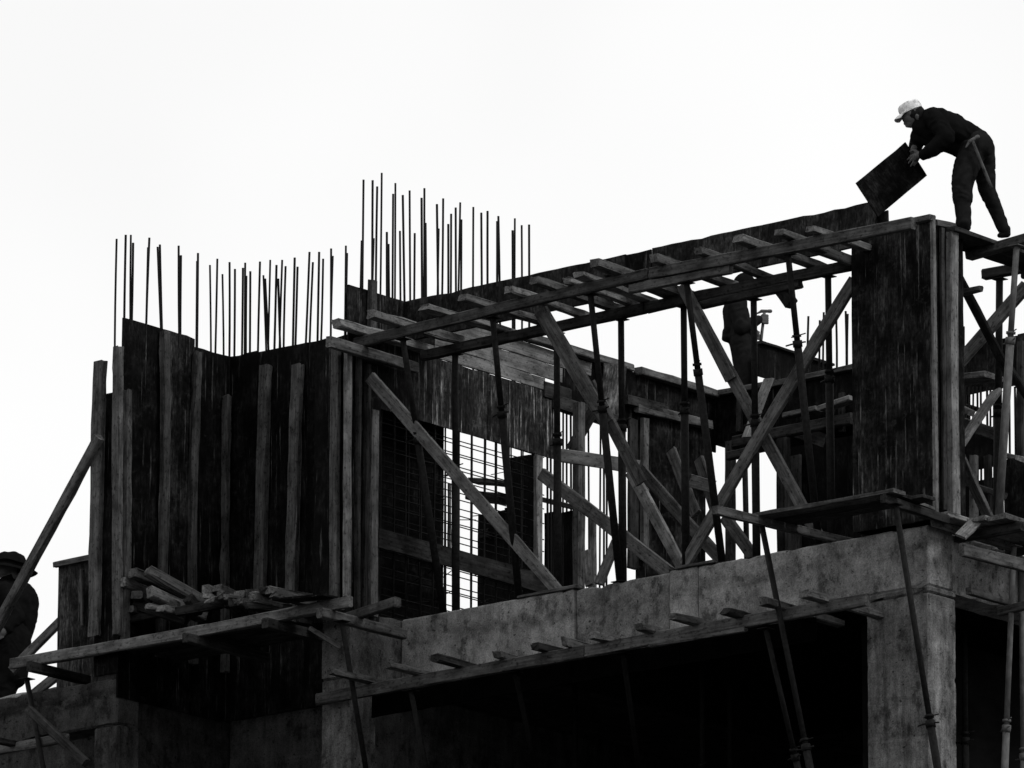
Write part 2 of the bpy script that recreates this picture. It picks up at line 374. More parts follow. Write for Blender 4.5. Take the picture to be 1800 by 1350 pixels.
# reinforcement mesh standing in the doorway
board('packing_block', (X1-.03, 2.17, 21.63), (X1-.03, 2.6, 21.63), .12, .17, TIMBD, UPV, tw)
board('packing_block', (X1+.02, 2.3, 21.52), (X1+.02, 3.3, 21.50), .1, .14, TIMBD, UPV, tw)
rm = thing('rebar_mesh', 'double rebar mesh with wire-tied horizontals standing in the doorway', 'rebar mesh', (-6.75, 1, SL))
for lay, xx in ((0, -6.62), (1, -6.84)):
    for k in range(13):
        y = -.25+k*.2+lay*.06+random.uniform(-.02, .02)
        tube('bar', (xx, y, SL), (xx+random.uniform(-.02, .02), y+random.uniform(-.02, .02), 21.6), .0085, REBAR, rm, 6, None, 5, .006)
    for k in range(15):
        z = SL+.1+k*.145+random.uniform(-.02, .02)
        tube('bar', (xx-.012, -.35, z+random.uniform(-.015, .015)), (xx-.012, 2.3, z+random.uniform(-.02, .02)), .006, REBAR, rm, 6, None, 7, .012)
for k in range(22):                            # cross ties
    y = .3+random.random()*1.6; z = SL+.2+random.random()*1.9
    tube('tie', (-6.60, y, z), (-6.87, y+random.uniform(-.15, .15), z+random.uniform(-.05, .05)), .005, REBAR, rm, 5)

# ------------------------------------------------------------------ rebar
def rebar(top, bot, label, group, x=None, y=None, depth=.7, r=.0115):
    T = P(*top, x=x, y=y); B = P(*bot, x=x, y=y)
    d = (B-T); B = B + d.normalized()*depth
    B.z = max(B.z, SL)
    o = tube('rebar', B, T, r*random.uniform(.9, 1.1), REBAR, None, 7, None, 6, random.uniform(0, .01))
    tag(o, label, 'rebar', group)
L1 = 'thin dark vertical rebar above the leftmost plywood fin'
for t, b in (((205, 420), (203, 600)), ((221, 413), (219, 560)), ((230, 413), (230, 562)), ((234, 427), (231, 562)), ((262.5, 418), (258, 568)), ((260, 435), (257, 568)), ((277, 434), (283, 577)), ((281, 430), (285, 577)), ((314, 432), (316, 585)), ((318, 449), (317.5, 585)), ((348, 445), (346, 612)), ((346.5, 459), (345, 612)), ((369, 466), (370, 618)), ((382, 455), (378, 622)), ((391, 482), (392, 625))):
    rebar(t, b, L1, 'rebars above the leftmost fin', x=XL-.1)
L2 = 'thin dark vertical rebar above the plywood wall in the recess'
for t, b in (((403.5, 461), (402, 630)), ((413, 473), (411, 630)), ((427, 471), (425, 627)), ((431, 462), (430, 626)), ((433, 485), (433, 626)), ((440, 477), (439, 625)), ((457, 460), (454, 622)), ((463, 484), (467, 620)), ((466, 490), (471, 619)), ((475, 457), (471, 619)), ((486, 466), (482, 616)), ((489, 490), (493, 614)), ((496, 457), (492, 614)), ((502, 468), (500, 613)), ((518, 453), (515, 610)), ((523, 469), (519, 609)), ((544, 443), (537, 606)), ((550, 461), (545, 605)), ((561, 443), (558, 602)), ((568, 455), (563, 601)), ((582, 437), (581, 598)), ((585, 450), (582, 598))):
    rebar(t, b, L2, 'rebars above the recess wall', y=YR+.12)
L3 = 'thin dark vertical rebar above the tall wall formwork behind the beam'
for t, b in (((608, 432), (607, 520)), ((610, 445), (609, 520)), ((639, 316), (637, 512)), ((636, 423), (634, 512)), ((655, 317), (654, 515)), ((657, 419), (655.5, 515)), ((663, 328), (662, 520)), ((671, 304), (668, 520)), ((680, 408), (681, 520)), ((683, 429), (684.5, 522)), ((691, 341), (690, 525)), ((695, 322), (694, 527)), ((703, 406), (704, 530)), ((708, 343), (711, 530)), ((720, 335), (721, 525)), ((729, 410), (728, 525)), ((741, 348), (742, 520)), ((746, 331), (746, 520)), ((748, 392), (748, 520)), ((768, 359), (769, 515)), ((771, 402), (769.5, 515)), ((779, 349), (776, 515)), ((788, 394), (788, 512)), ((793, 376), (792, 510)), ((801, 365), (802, 508)), ((809, 356), (806, 507)), ((811, 386), (810, 507)), ((832, 364), (832, 502)), ((846, 374), (847, 500)), ((857, 371), (858, 498)), ((874, 389), (873, 494)), ((876, 380), (877, 493)), ((901, 405), (901, 487)), ((905, 384), (905, 486)), ((917, 396), (917, 484)), ((930, 395), (930, 480))):
    rebar(t, b, L3, 'rebars above the tall wall', x=X1-.1, depth=1.2)
for px, y0 in ((990, 690), (996, 690), (1003, 690), (1010, 690), (1034, 700), (1056, 700), (1061, 700), (1066, 700), (962, 790), (968, 790), (975, 790)):
    rebar((px, y0), (px+random.uniform(-1, 1), 900), 'thin vertical rebar in the open gap behind the doorway wall', 'rebars in the gap', x=X1-.15, depth=3)
for t, b in (((1421, 556), (1420, 640)), ((1441, 563), (1440, 640)), ((1448, 549), (1447, 640)), ((1470, 560), (1470, 640)), ((1486.5, 547), (1487, 640)), ((1490, 552), (1490, 640)), ((1694, 574), (1694, 600)), ((1683, 590), (1683, 600))):
    rebar(t, b, 'short rebar end rising over the rear beam formwork', 'rebars over the rear beam', y=5.05, depth=.4)
for k, px in enumerate((1690, 1697, 1704, 1711, 1718, 1724, 1735, 1741, 1747, 1752, 1774, 1784, 1790, 1797)):
    rebar((px, 680), (px+random.uniform(-1, 1), 800), 'thin vertical rebar beyond the timber braces at the right side', 'rebars at the right side', y=5.0, depth=1.5)

# ------------------------------------------------------------------ upper beam formwork with its ledgers and joists
LZ = 21.60; LY = -.75; RY = .08
ORD = ('first', 'second', 'third', 'fourth', 'fifth', 'sixth', 'seventh', 'eighth', 'ninth', 'tenth', 'eleventh', 'twelfth', 'thirteenth', 'fourteenth', 'fifteenth')
bf = thing('beam_formwork', 'long dark plywood beam side form along the top of the frame', 'formwork', (-3.6, 0, 21.7))
sx = [X1+.01, XA(1100, -.02, 22), XA(1146, -.02, 22), XA(1340, -.02, 22), XA(1541, -.02, 22)]
for i in range(4):
    panel('side_sheet', (sx[i], -.02-(.012 if i == 1 else 0), 21.69), (1, 0, 0), UPV, sx[i+1]-sx[i]-.005, 22.10-21.69+(0, -.012, .004, .0)[i], .02, (PLYG, PLYM, PLYG, PLYG)[i], bf, .004)
    xe = min(sx[i+1], -.9)
    panel('back_sheet', (xe-.005, .2, 21.755), (-1, 0, 0), UPV, xe-sx[i]-.005, .31, .02, PLY, bf, .004)
    panel('soffit_sheet', (sx[i], .2, 21.75), (1, 0, 0), (0, -1, 0), xe-sx[i]-.005, .195, .02, PLY, bf, .003)
# a ragged ply end beside the held sheet
panel('end_sheet', (sx[4]-.05, .005, 21.69), (1, 0, 0), UPV, XA(1560, .005, 21.9)-sx[4]+.05, .30, .02, PLYM, bf, .006)
def G2(px, y, z): return G(px, y, z)
def ZL(px): return 21.575+(px-616)/526*.08 if px < 1142 else 21.655-(px-1142)/464*.05      # top of the front ledgers, which bow a little
board('ledger', G(616, LY, ZL(616)-.055), G(1142, LY, ZL(1142)-.055), .07, .105, TIMB, UPV, label='long front ledger timber under the left half of the upper beam', cat='timber', group='upper ledgers')
board('ledger', G(1143, LY, ZL(1143)-.06), G(1606, LY, ZL(1606)-.06), .07, .115, TIMB, UPV, label='long front ledger timber reaching over the corner column form', cat='timber', group='upper ledgers')
board('ledger', G(1108, LY+.02, ZL(1142)-.165), G(1286, LY+.02, ZL(1286)-.165), .07, .085, TIMB, UPV, label='short splice timber under the joint of the upper front ledgers', cat='timber')
board('ledger', G(742, RY, LZ-.07), G(1135, RY, LZ-.055), .08, .105, TIMBD, UPV, label='dark rear ledger timber under the left half of the upper beam', cat='timber', group='upper rear ledgers')
board('ledger', G(1136, RY, LZ-.055), G(1500, RY, LZ-.055), .08, .105, TIMBD, UPV, label='dark rear ledger timber under the right half of the upper beam', cat='timber', group='upper rear ledgers')
board('ledger', G(1232, RY-.02, LZ-.15), G(1408, RY-.02, LZ-.145), .08, .075, TIMBD, UPV, label='short dark splice timber under the rear ledger joint', cat='timber')
for q, (px, py, w, h) in enumerate(sorted(((590, 568, .09, .09), (650, 552, .09, .085), (744, 540, .10, .06), (812, 522, .09, .07), (892, 508, .08, .07), (938, 491, .09, .08), (996, 492, .08, .06), (1016, 481, .1, .05), (1066, 479, .07, .05), (1044, 462, .11, .085), (1148, 453, .09, .075), (1226, 440, .08, .065), (1296, 419, .10, .075), (1368, 408, .09, .07), (1424, 402, .09, .06)))):
    z = ZL(px+60)+.004+h/2
    A = P(px, py, z=z); B = Vector((A.x+random.uniform(-.06, .06), RY+random.uniform(.1, .35), LZ+h/2+.006))
    A.z = z
    board('joist', A, B, w*1.2, h, random.choice((TIMB, TIMBL, TIMBL)), UPV, label=ORD[q]+' rough joist across the upper front ledger, counted from the tall doorway wall', cat='timber', group='joists of the upper beam', rough=1.8, cut=random.uniform(-.03, .03))

# ------------------------------------------------------------------ props
def prop(A, B, label, group, split=.36, m=STEEL, ri=.030, ro=.038, collar=True, m2=None):
    """telescopic steel prop: A foot, B head"""
    A, B = Vector(A), Vector(B); d = (B-A); L = d.length; d.normalize()
    t = thing('steel_prop', label, 'prop', A, group)
    C = B - d*(L*split)
    tube('outer_tube', A+d*.008, C, ro, m2 or m, t, 14)
    tube('inner_tube', C-d*.05, B-d*.008, ri, m, t, 14)
    for nm, pt, s in (('base_plate', A+d*.004, .065), ('head_plate', B-d*.004, .06)):
        board(nm, pt-XV*s, pt+XV*s, s*2, .008, m, UPV, t, rough=0)
    if collar:
        cl = tube('collar', C-d*.045, C+d*.02, ro+.009, m, t, 14)
        tube('collar', C+d*.05, C+d*.075, ro+.006, m, t, 12)
        a = random.uniform(-.5, .9); h = Vector((math.cos(a), -math.sin(a)*.6, .05)).normalized()
        tube('handle', C-h*.13-d*.01, C+h*.09-d*.01, .008, m, cl, 6, None, 4, .012)
        tube('pin', C-h*.06+d*.06, C+h*.10+d*.07, .006, m, cl, 6)
    return t
gF = 'leaning props under the upper front ledger'; lF = 'dark steel prop leaning out under the upper front ledger'
for q, (tx, bx) in enumerate(((708, 780), (866, 913), (1038, 1090), (1207, 1270), (1385, 1440))):
    B = G(tx, LY+.02, ZL(tx)-.115 if tx not in (1207,) else ZL(tx)-.21); A = G(bx, .09, SL)
    prop(A, B, ORD[q]+' dark steel prop leaning under the upper front ledger, counted from the doorway wall', gF, random.uniform(.30, .42))
gR = 'upright props under the upper rear ledger'; lR = 'dark steel prop standing upright under the upper rear ledger'
for q, px in enumerate((801, 981, 1095, 1206, 1330, 1462)):
    A = G(px, RY+.03, SL); B = Vector((A.x, RY, LZ-(.19 if 1232 < px < 1408 else .115)))
    prop(A, B, ORD[q]+' dark upright steel prop under the upper rear ledger, counted from the doorway wall', gR, random.uniform(.34, .5), ri=.032, ro=.04)

# ------------------------------------------------------------------ diagonal braces and posts under the upper beam
def brace(a, b, ya, yb_, w, t, m, label, group=None, hint=YV):
    A = P(*a, y=ya); B = P(*b, y=yb_)
    if B.z < SL+.03: B.z = SL+.01
    return board('brace', A, B, w, t, m, hint, label=label, cat='timber', group=group)
A = P(650, 662, x=X1+.12)
board('brace', A, G(982, .08, SL+.02), .125, .045, TIMBL, YV, label='long pale plank brace slanting down across the doorway', cat='timber')
brace((950, 545), (1068, 745), -.62, -.3, .15, .05, TIMB, 'wide plank brace hung under the front ledger, upper of two lapped planks')
brace((1036, 672), (1128, 850), -.32, .0, .12, .045, TIMB, 'plank brace nailed below the wide one, lower of two lapped planks')
brace((1198, 500), (1438, 942), -.1, .42, .12, .05, TIMB, 'long plank brace slanting down to the right from the ledger splice')
brace((1232, 566), (1286, 668), -.12, .06, .11, .05, TIMB, 'short plank nailed along the long right-slanting brace')
brace((1502, 492), (1204, 992), .03, .1, .13, .05, TIMB, 'long plank brace rising to the corner column form')
brace((951, 833), (1178, 1008), .62, .55, .13, .05, TIMB, 'dark plank brace slanting low behind the leaning props')
brace((985, 800), (1124, 822), 1.1, 1.6, .035, .14, TIMBL, 'pale level plank nailed across the posts behind the props', hint=UPV)
brace((1126, 826), (1268, 984), 1.2, .8, .12, .045, TIMB, 'plank brace with a pale edge slanting down from the level plank')
brace((1108, 828), (1198, 996), 1.0, .7, .12, .045, TIMBL, 'paler plank brace beside the one from the level plank')
brace((1273, 908), (1328, 985), .9, .8, .12, .04, TIMB, 'short plank brace with its foot by the corner of the slab')
brace((1180, 792), (1224, 905), 2.2, 2.0, .12, .04, TIMB, 'tapered plank leaning by the rear wall sheets')
brace((1228, 806), (1256, 892), 2.2, 2.1, .11, .04, TIMB, 'short leaning plank beside the tapered one')
brace((1213, 845), (1256, 856), 1.9, 1.95, .035, .13, TIMB, 'short level plank joining the two leaning planks', hint=UPV)
brace((1052, 706), (1003, 792), 1.9, 1.8, .12, .05, TIMBD, 'dark short diagonal plank over the level plank')
brace((1084, 950), (1052, 1028), .6, .5, .11, .04, TIMBL, 'pale short diagonal plank footed on the slab edge')
brace((1030, 968), (1036, 1030), .55, .5, .09, .04, TIMBL, 'small pale stub of plank on the slab edge')
brace((1352, 665), (1313, 770), 3.8, 3.5, .12, .03, TIMBL, 'pale short plank hanging below the rear beam corner')
def post(px, y0, y, w, t, m, label, group=None, y1=None):
    B = P(px, y0, y=y); A = Vector((B.x, y, SL)) if y1 is None else P(px, y1, y=y)
    return board('post', A, B, w, t, m, YV, label=label, cat='timber', group=group)
post(1018, 708, 1.7, .10, .1, TIMB, 'square timber post in the gap behind the doorway wall')
post(1042, 905, 1.0, .06, .05, TIMBL, 'thin pale timber upright standing on the slab edge')
post(1284, 775, 4.9, .09, .09, TIMBD, 'dark timber post under the rear beam corner', 'posts under the rear beam')
post(1377, 770, 4.8, .13, .1, TIMBD, 'dark timber post under the rear beam corner', 'posts under the rear beam')
for a, b, y in (((1309, 800), (1316, 985), 3.9),):
    A = P(*b, y=y); A.z = SL
    prop(A, P(*a, y=y), 'dark steel prop leaning slightly under the rear beam', None, .5, collar=False)
board('bearer', P(1278, 803, y=3.85), P(1325, 792, y=3.85), .08, .09, TIMBD, UPV, label='short dark bearer on the slightly leaning rear prop', cat='timber')
# kick planks on the slab edge
for a, b, lab in ((915, 1020, 'thin plank lying on the slab edge by the pale brace foot'), (1192, 1262, 'thin plank lying on the slab edge by the crossing brace')):
    board('edge_plank', G(a, .05, SL+.018), G(b, .05, SL+.02), .12, .03, TIMB, UPV, label=lab, cat='timber')

# ------------------------------------------------------------------ rear beam formwork
YB = 5.0
rb = thing('beam_formwork', 'rear plywood beam formwork with a pale cap plank, seen under the upper beam', 'formwork', (-4.5, YB, 21.55))
xb = [-6.575, -5.6, -4.6, -3.5, -2.6, -1.2]
for i in range(5):
    panel('side_sheet', (xb[i], YB, 21.6), (1, 0, 0), UPV, xb[i+1]-xb[i]-.004, 22.12-21.6+random.uniform(-.01, .01), .02, (PLY, PLY, PLYM, PLYM, PLYM)[i], rb)
    if i < 3: panel('soffit_sheet', (xb[i], YB+.6, 21.59), (1, 0, 0), (0, -1, 0), xb[i+1]-xb[i]-.004, .6, .02, PLYB, rb)
for a, b in (((1260, 692), (1352, 676)), ((1354, 677), (1505, 645))):
    A = P(*a, y=YB-.02); B = P(*b, y=YB-.02); board('cap_plank', A, B, .10, .06, TIMB, UPV, rb)
board('waler', P(1380, 732, y=YB-.12), P(1440, 718, y=YB-.12), .12, .05, TIMBL, UPV, rb)
board('waler', P(1444, 720, y=YB-.2), P(1500, 700, y=YB-.2), .14, .05, TIMBL, UPV, rb)
board('ledger', P(1290, 778, y=YB-.1), P(1500, 735, y=YB-.1), .1, .12, TIMBD, UPV, rb)
board('stay', P(1385, 752, y=YB+.1), P(1450, 775, y=YB+.1), .03, .14, TIMBL, UPV, rb)
for px in (1300, 1480): board('batten', P(px, 760, y=YB-.03), P(px, 690, y=YB-.03), .06, .05, TIMBD, YV, rb)
# ply side running further back from the rear beam, beside the second worker
sbf = thing('beam_formwork', 'short black plywood beam side running back beside the worker with a hammer', 'formwork', (-5.4, 5.6, 21.6))
A = P(1333, 604, y=5.1); A2 = P(1333, 660, y=5.1)
panel('side_sheet', (A.x, 5.1, A2.z), (0, 1, 0), UPV, P(1462, 650, x=A.x).y-5.1, A.z-A2.z, .03, PLY, sbf)
board('cap_plank', (A.x, 5.1, A.z+.015), (A.x, P(1462, 650, x=A.x).y, A.z+.015), .09, .03, TIMBD, UPV, sbf)
# dark wall sheets further back
bk = thing('wall_formwork', 'black plywood wall sheets standing far back under the rear beam', 'formwork', (-4, 6, SL))
x0 = P(1384, 800, y=6.0).x
for i in range(3): panel('plywood_sheet', (x0+i*.8, 6.0, SL), (1, 0, 0), UPV, .795, (21.75 if i == 0 else 21.95)-SL, .02, PLYB, bk)
board('batten', P(1400, 990, y=5.95), P(1400, 800, y=5.95), .12, .05, TIMBD, YV, bk)
bk2 = thing('wall_formwork', 'black plywood box form with a pale cap, seen through the doorway', 'formwork', (-8.4, 3, SL))
x0 = P(840, 900, y=3.0).x
for i in range(2): panel('plywood_sheet', (x0+i*.36, 3.0, SL), (1, 0, 0), UPV, .356, P(840, 905, y=3).z-SL+.02*i, .02, PLYB, bk2)
panel('plywood_sheet', (P(895, 900, y=2.6).x, 2.6, SL), (1, 0, 0), UPV, .33, P(920, 800, y=2.6).z-SL, .02, PLYB, bk2)
board('cap_plank', P(832, 846, y=2.95), P(890, 850, y=2.95), .2, .05, TIMB, UPV, bk2)
board('cap_plank', P(828, 872, y=2.95), P(890, 878, y=2.95), .2, .10, TIMBD, UPV, bk2)
board('bracket', P(846, 940, y=2.93), P(862, 938, y=2.93), .08, .1, TIMBD, UPV, bk2)
bk3 = thing('wall_formwork', 'dark plywood box behind the square timber post', 'formwork', (-6.2, 2.8, SL))
for i in range(2): panel('plywood_sheet', (P(957+i*30, 950, y=2.7).x, 2.7, SL), (1, 0, 0), UPV, .21, P(957, 902, y=2.7).z-SL-.03*i, .02, PLYB, bk3)
board('cap_plank', P(952, 878, y=2.68), P(1015, 893, y=2.68), .1, .05, TIMB, UPV, bk3)

# ------------------------------------------------------------------ corner column formwork
cf = thing('column_formwork', 'tall worn plywood column formwork with pale edge battens on the corner', 'formwork', (-.4, .2, SL))
XC0 = P(1498, 650, y=-.05).x; XC1 = P(1638, 650, y=-.05).x
zc = 21.78
panel('front_sheet', (XC0, -.05, SL+.03), (1, 0, 0), UPV, XC1-XC0, zc-SL-.03, .025, PLYM, cf, .004)
panel('left_sheet', (XC0+.02, .45, SL+.03), (0, -1, 0), UPV, .47, zc-SL-.05, .025, PLY, cf, .004)
panel('side_sheet', (XC1-.012, -.024, SL+.03), (0, 1, 0), UPV, .50, zc-SL-.02, .02, PLYM, cf, .004)
panel('rear_sheet', (XC1-.03, .46, SL+.03), (-1, 0, 0), UPV, XC1-XC0-.06, zc-SL-.05, .025, PLY, cf, .004)
board('edge_batten', (XC1+.016, -.03, SL+.06), (XC1+.012, -.03, zc+.01), .045, .045, TIMBL, XV, cf)
t = P(1674, 402, x=XC1+.05); b = P(1677, 905, x=XC1+.05)
board('batten', b, t, .12, .085, TIMBL, XV, cf)
board('batten', P(1660, 898, x=XC1+.02), P(1655, 400, x=XC1+.02), .05, .035, TIMBD, XV, cf)
board('top_plank', P(1610, 389, y=-.06), P(1640, 382, y=-.06), .1, .06, TIMB, UPV, cf)
board('top_plank', P(1642, 391, x=XC1), P(1690, 402, x=XC1), .07, .06, TIMB, UPV, cf)
# ties: a soffit timber nailed to the left of the column form
board('joist', P(1420, 432, y=-.35), P(1497, 460, y=.0), .08, .09, TIMB, UPV, label='joist running in to the left face of the column form', cat='timber')
board('wedge_block', P(1366, 500, y=.1), P(1392, 535, y=.1), .12, .1, TIMBD, YV, label='dark block of timber hanging under the rear ledger splice', cat='timber')

# ------------------------------------------------------------------ lower ledger and joists under the concrete beam
z0 = P(600, 1214, y=LY).z
LZ2 = 18.0
board('ledger', G(558, LY-.1, LZ2-.065), G(1030, LY-.1, LZ2-.055), .07, .12, TIMB, UPV, label='weathered ledger timber below the left part of the concrete beam', cat='timber', group='lower ledgers')
board('ledger', G(1031, LY-.1, LZ2-.055), G(1526, LY-.1, LZ2-.03), .07, .12, TIMB, UPV, label='weathered ledger timber below the concrete beam, ending at the corner column', cat='timber', group='lower ledgers')
board('ledger', P(1142, 1133, y=LY-.09), P(1312, 1105, y=LY-.09), .06, .06, TIMB, UPV, label='pale splice batten under the lower ledger', cat='timber')
for q, (px, py, w, h) in enumerate(((580, 1180, .09, .06), (678, 1168, .1, .06), (762, 1155, .1, .075), (872, 1150, .09, .08), (940, 1136, .10, .075), (990, 1127, .07, .1), (1040, 1116, .10, .075), (1122, 1101, .10, .08), (1180, 1083, .1, .075), (1274, 1074, .10, .07), (1340, 1056, .10, .08), (1412, 1043, .10, .075))):
    h *= .9
    z = LZ2+.004+h/2; A = P(px, py, z=z); B = Vector((A.x+random.uniform(-.05, .05), .05, z))
    board('joist', A, B, w, h, random.choice((TIMB, TIMBD, TIMB)), UPV, label=ORD[q]+' rough joist below the concrete beam, counted from the platform towards the corner column', cat='timber', group='joists of the lower beam', rough=2.0, cut=random.uniform(-.05, .05))
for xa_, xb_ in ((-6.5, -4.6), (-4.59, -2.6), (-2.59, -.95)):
    panel('shade_sheet', (xa_, -.5, LZ2-.24), (1, 0, 0), UPV, xb_-xa_-.01, .23, .02, PLYK, sf, .006)  # black sheets added behind the ledger to stand for the shade there
gl = 'props in the dark storey below'; ll = 'steel prop standing in the dark storey below the concrete beam'
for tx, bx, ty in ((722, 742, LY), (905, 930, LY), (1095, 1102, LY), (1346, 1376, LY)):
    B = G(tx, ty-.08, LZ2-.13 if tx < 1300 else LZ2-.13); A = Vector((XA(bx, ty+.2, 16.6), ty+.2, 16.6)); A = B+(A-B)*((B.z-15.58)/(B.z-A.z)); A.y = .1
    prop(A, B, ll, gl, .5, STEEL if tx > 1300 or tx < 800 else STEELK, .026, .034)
for px, yy_ in ((1236, 1.6), (1285, 2.2), (1010, 1.8), (1700, 2.0)):
    A = G(px, yy_, 15.58); prop(A, Vector((A.x, yy_, 18.58)), ll, gl, .45, STEEL, .03, .036)

# ------------------------------------------------------------------ left working platform
ZA = 18.70
pa = thing('work_platform', 'long plank working platform in front of the two left fins', 'platform', (-8.4, -1.4, ZA))
fy = P(608, 1052, z=ZA+.03).y
xa = XA(16, fy, ZA); xz = XA(614, fy, ZA)
board('deck_plank', (xa, fy+.03, ZA), (xz, fy+.03, ZA), .06, .11, TIMBL, UPV, pa)
y_ = fy+.075
for k in range(1):
    board('deck_plank', (xa+.12, y_+.1, ZA+.02), (xz-.3, y_+.1, ZA+.02), .2, .045, TIMB, UPV, pa); y_ += .205
for k in range(4):
    board('deck_plank', (-9.1, -1.16+k*.21, ZA+.02), (-7.0+.03*k, -1.16+k*.21, ZA+.02), .2, .045, TIMBD, UPV, pa)
for px, L in ((56, .75), (330, 1.1), (470, 1.2), (566, 1.15)):
    x = XA(px, fy-.1, ZA-.1)
    if x < -9.6 or x > -9.1:
        board('bearer', (x, fy-.14, ZA-.105), (x-.02, fy+L, ZA-.10), .09, .10, TIMB if px > 500 else TIMBD, UPV, pa)
board('bearer', P(606, 1088, z=ZA-.02), P(699, 1058, z=ZA-.02), .08, .1, TIMB, UPV, pa)
board('strut', P(545, 1105, y=-.95), P(602, 1140, y=-.8), .1, .05, TIMB, UPV, pa)
panel('loose_sheet', P(478, 1052, z=ZA+.06), (.95, .3, 0.03), (-.25, .95, .12), .55, .35, .02, PLY, pa)
# timber stack on it
k = 0
for a, b, w, h in (((212, 1022), (275, 1050), .10, .09), ((232, 1006), (300, 1035), .10, .09), ((258, 1003), (362, 1062), .12, .09), ((262, 1040), (360, 1085), .12, .09), ((240, 1045), (262, 1060), .1, .07), ((225, 1070), (270, 1085), .11, .06), ((362, 1036), (420, 1066), .10, .08), ((380, 1033), (450, 1066), .10, .07), ((388, 1048), (430, 1072), .08, .07), ((420, 1044), (470, 1062), .09, .07), ((442, 1042), (484, 1060), .11, .07), ((300, 1062), (350, 1084), .1, .08)):
    y0 = -1.2+.02*k; A = P(*a, y=y0-.15); B = P(*b, y=y0+.45)
    A.z = max(A.z, ZA+.1); B.z = max(B.z, ZA+.1)
    w *= 1.15; h *= 1.15
    board('timber_offcut', A, B, w, h, TIMB if k % 3 else TIMBL, UPV, label='rough timber offcut in the heap on the left working platform', cat='timber', group='timber heap on the platform', rough=1.6, cut=random.uniform(-.04, .04)); k += 1
for a, b, w, h in (((222, 1088), (300, 1074), .1, .09), ((236, 1062), (330, 1092), .1, .1), ((310, 1076), (400, 1058), .1, .09), ((395, 1062), (470, 1048), .09, .08), ((270, 1058), (330, 1086), .11, .1), ((330, 1050), (352, 1078), .1, .1)):
    A = P(*a, y=-1.12); B = P(*b, y=-.95); A.z = max(ZA+.07, A.z); B.z = max(ZA+.07, B.z)
    board('timber_offcut', A, B, w, h, TIMBD, UPV, label='dark timber offcut at the bottom of the heap on the left platform', cat='timber', group='bottom of the timber heap', rough=1.6)
for q in range(16):
    px = random.choice((random.uniform(352, 480), random.uniform(352, 480), random.uniform(206, 300))); py = random.uniform(1040, 1066)-(px-420)*.1
    A = P(px, py, y=-1.32); A.z = max(A.z, ZA+.08); B = A+Vector((random.uniform(-.25, .25), random.uniform(.35, .6), random.uniform(-.08, .05))); B.z = max(B.z, ZA+.08)
    board('timber_offcut', A, B, random.uniform(.07, .12), random.uniform(.05, .09), random.choice((TIMB, TIMBM, TIMBL)), UPV, label='rough timber offcut in the heap on the left working platform', cat='timber', group='timber heap on the platform', rough=2, cut=random.uniform(-.05, .05))
B = Vector((XA(601, fy+.1, ZA-.16), fy+.1, ZA-.16)); A = P(643, 1350, y=-.65); A = B+(A-B)*((B.z-15.58)/(B.z-A.z))
prop(A, B, 'thin dark steel prop under the right end of the left platform', None, .62, ri=.027, ro=.036, collar=False)
B = Vector((XA(47, fy+.1, ZA-.16), fy+.1, ZA-.16)); A = P(76, 1350, y=-1.47); A = B+(A-B)*((B.z-15.58)/(B.z-A.z))
prop(A, B, 'thin dark steel prop under the left end of the left platform', None, .6, ri=.027, ro=.034, collar=False)
board('brace', P(50, 1246, y=-1.62), P(152, 1342, y=-1.47), .085, .085, TIMBD, UPV, label='square timber strut with a pale sawn end below the left platform', cat='timber')
board('brace', P(175, 767, y=-1.42), P(-30, 1146, y=-1.2), .105, .09, TIMB, YV, label='long raking timber shore propping the leftmost fin formwork', cat='timber')
board('brace', P(108, 1090, y=.1), P(20, 1180, y=-.1), .1, .05, TIMB, YV, label='short raking strut behind the left platform end', cat='timber', group='short raking struts')
board('brace', P(104, 1185, y=.05), P(40, 1236, y=-.0), .1, .05, TIMB, YV, label='short raking strut behind the left platform end', cat='timber', group='short raking struts')
# low form left of the fin
lo = thing('wall_formwork', 'low dark streaked plywood form with a cap plank, left of the leftmost fin', 'formwork', (-11, 0, SL))
a = P(103, 1000, y=-.1); 
panel('plywood_sheet', (a.x, -.1, 18.3), (1, 0, 0), UPV, -9.53-a.x, P(103, 994, y=-.1).z-18.3, .02, ply_mat('streaked low plywood', .012, .03, .8, .07, .6), lo)
zz = P(103, 993, y=-.1).z
board('cap_plank', (a.x-.04, -.12, zz), (-9.53, -.12, zz), .06, .06, TIMB, UPV, lo)
board('batten', P(144, 1100, y=-.13), P(144, 1000, y=-.13), .03, .03, TIMB, YV, lo)
board('ledger', P(-20, 1322, y=-1.36), P(118, 1296, y=-1.36), .07, .09, TIMB, UPV, label='ledger timber under the concrete beam at the far left', cat='timber')
board('joist', P(-15, 1300, y=-1.7), P(45, 1312, y=-1.2), .09, .06, TIMBD, UPV, label='joist end over the ledger at the far left', cat='timber')
panel('plywood_sheet', P(447, 1278, y=.6), (1, 0, 0), UPV, .4, .36, .02, PLY, None, .006, label='scrap of dark plywood against the shaded recess wall', cat='plywood')

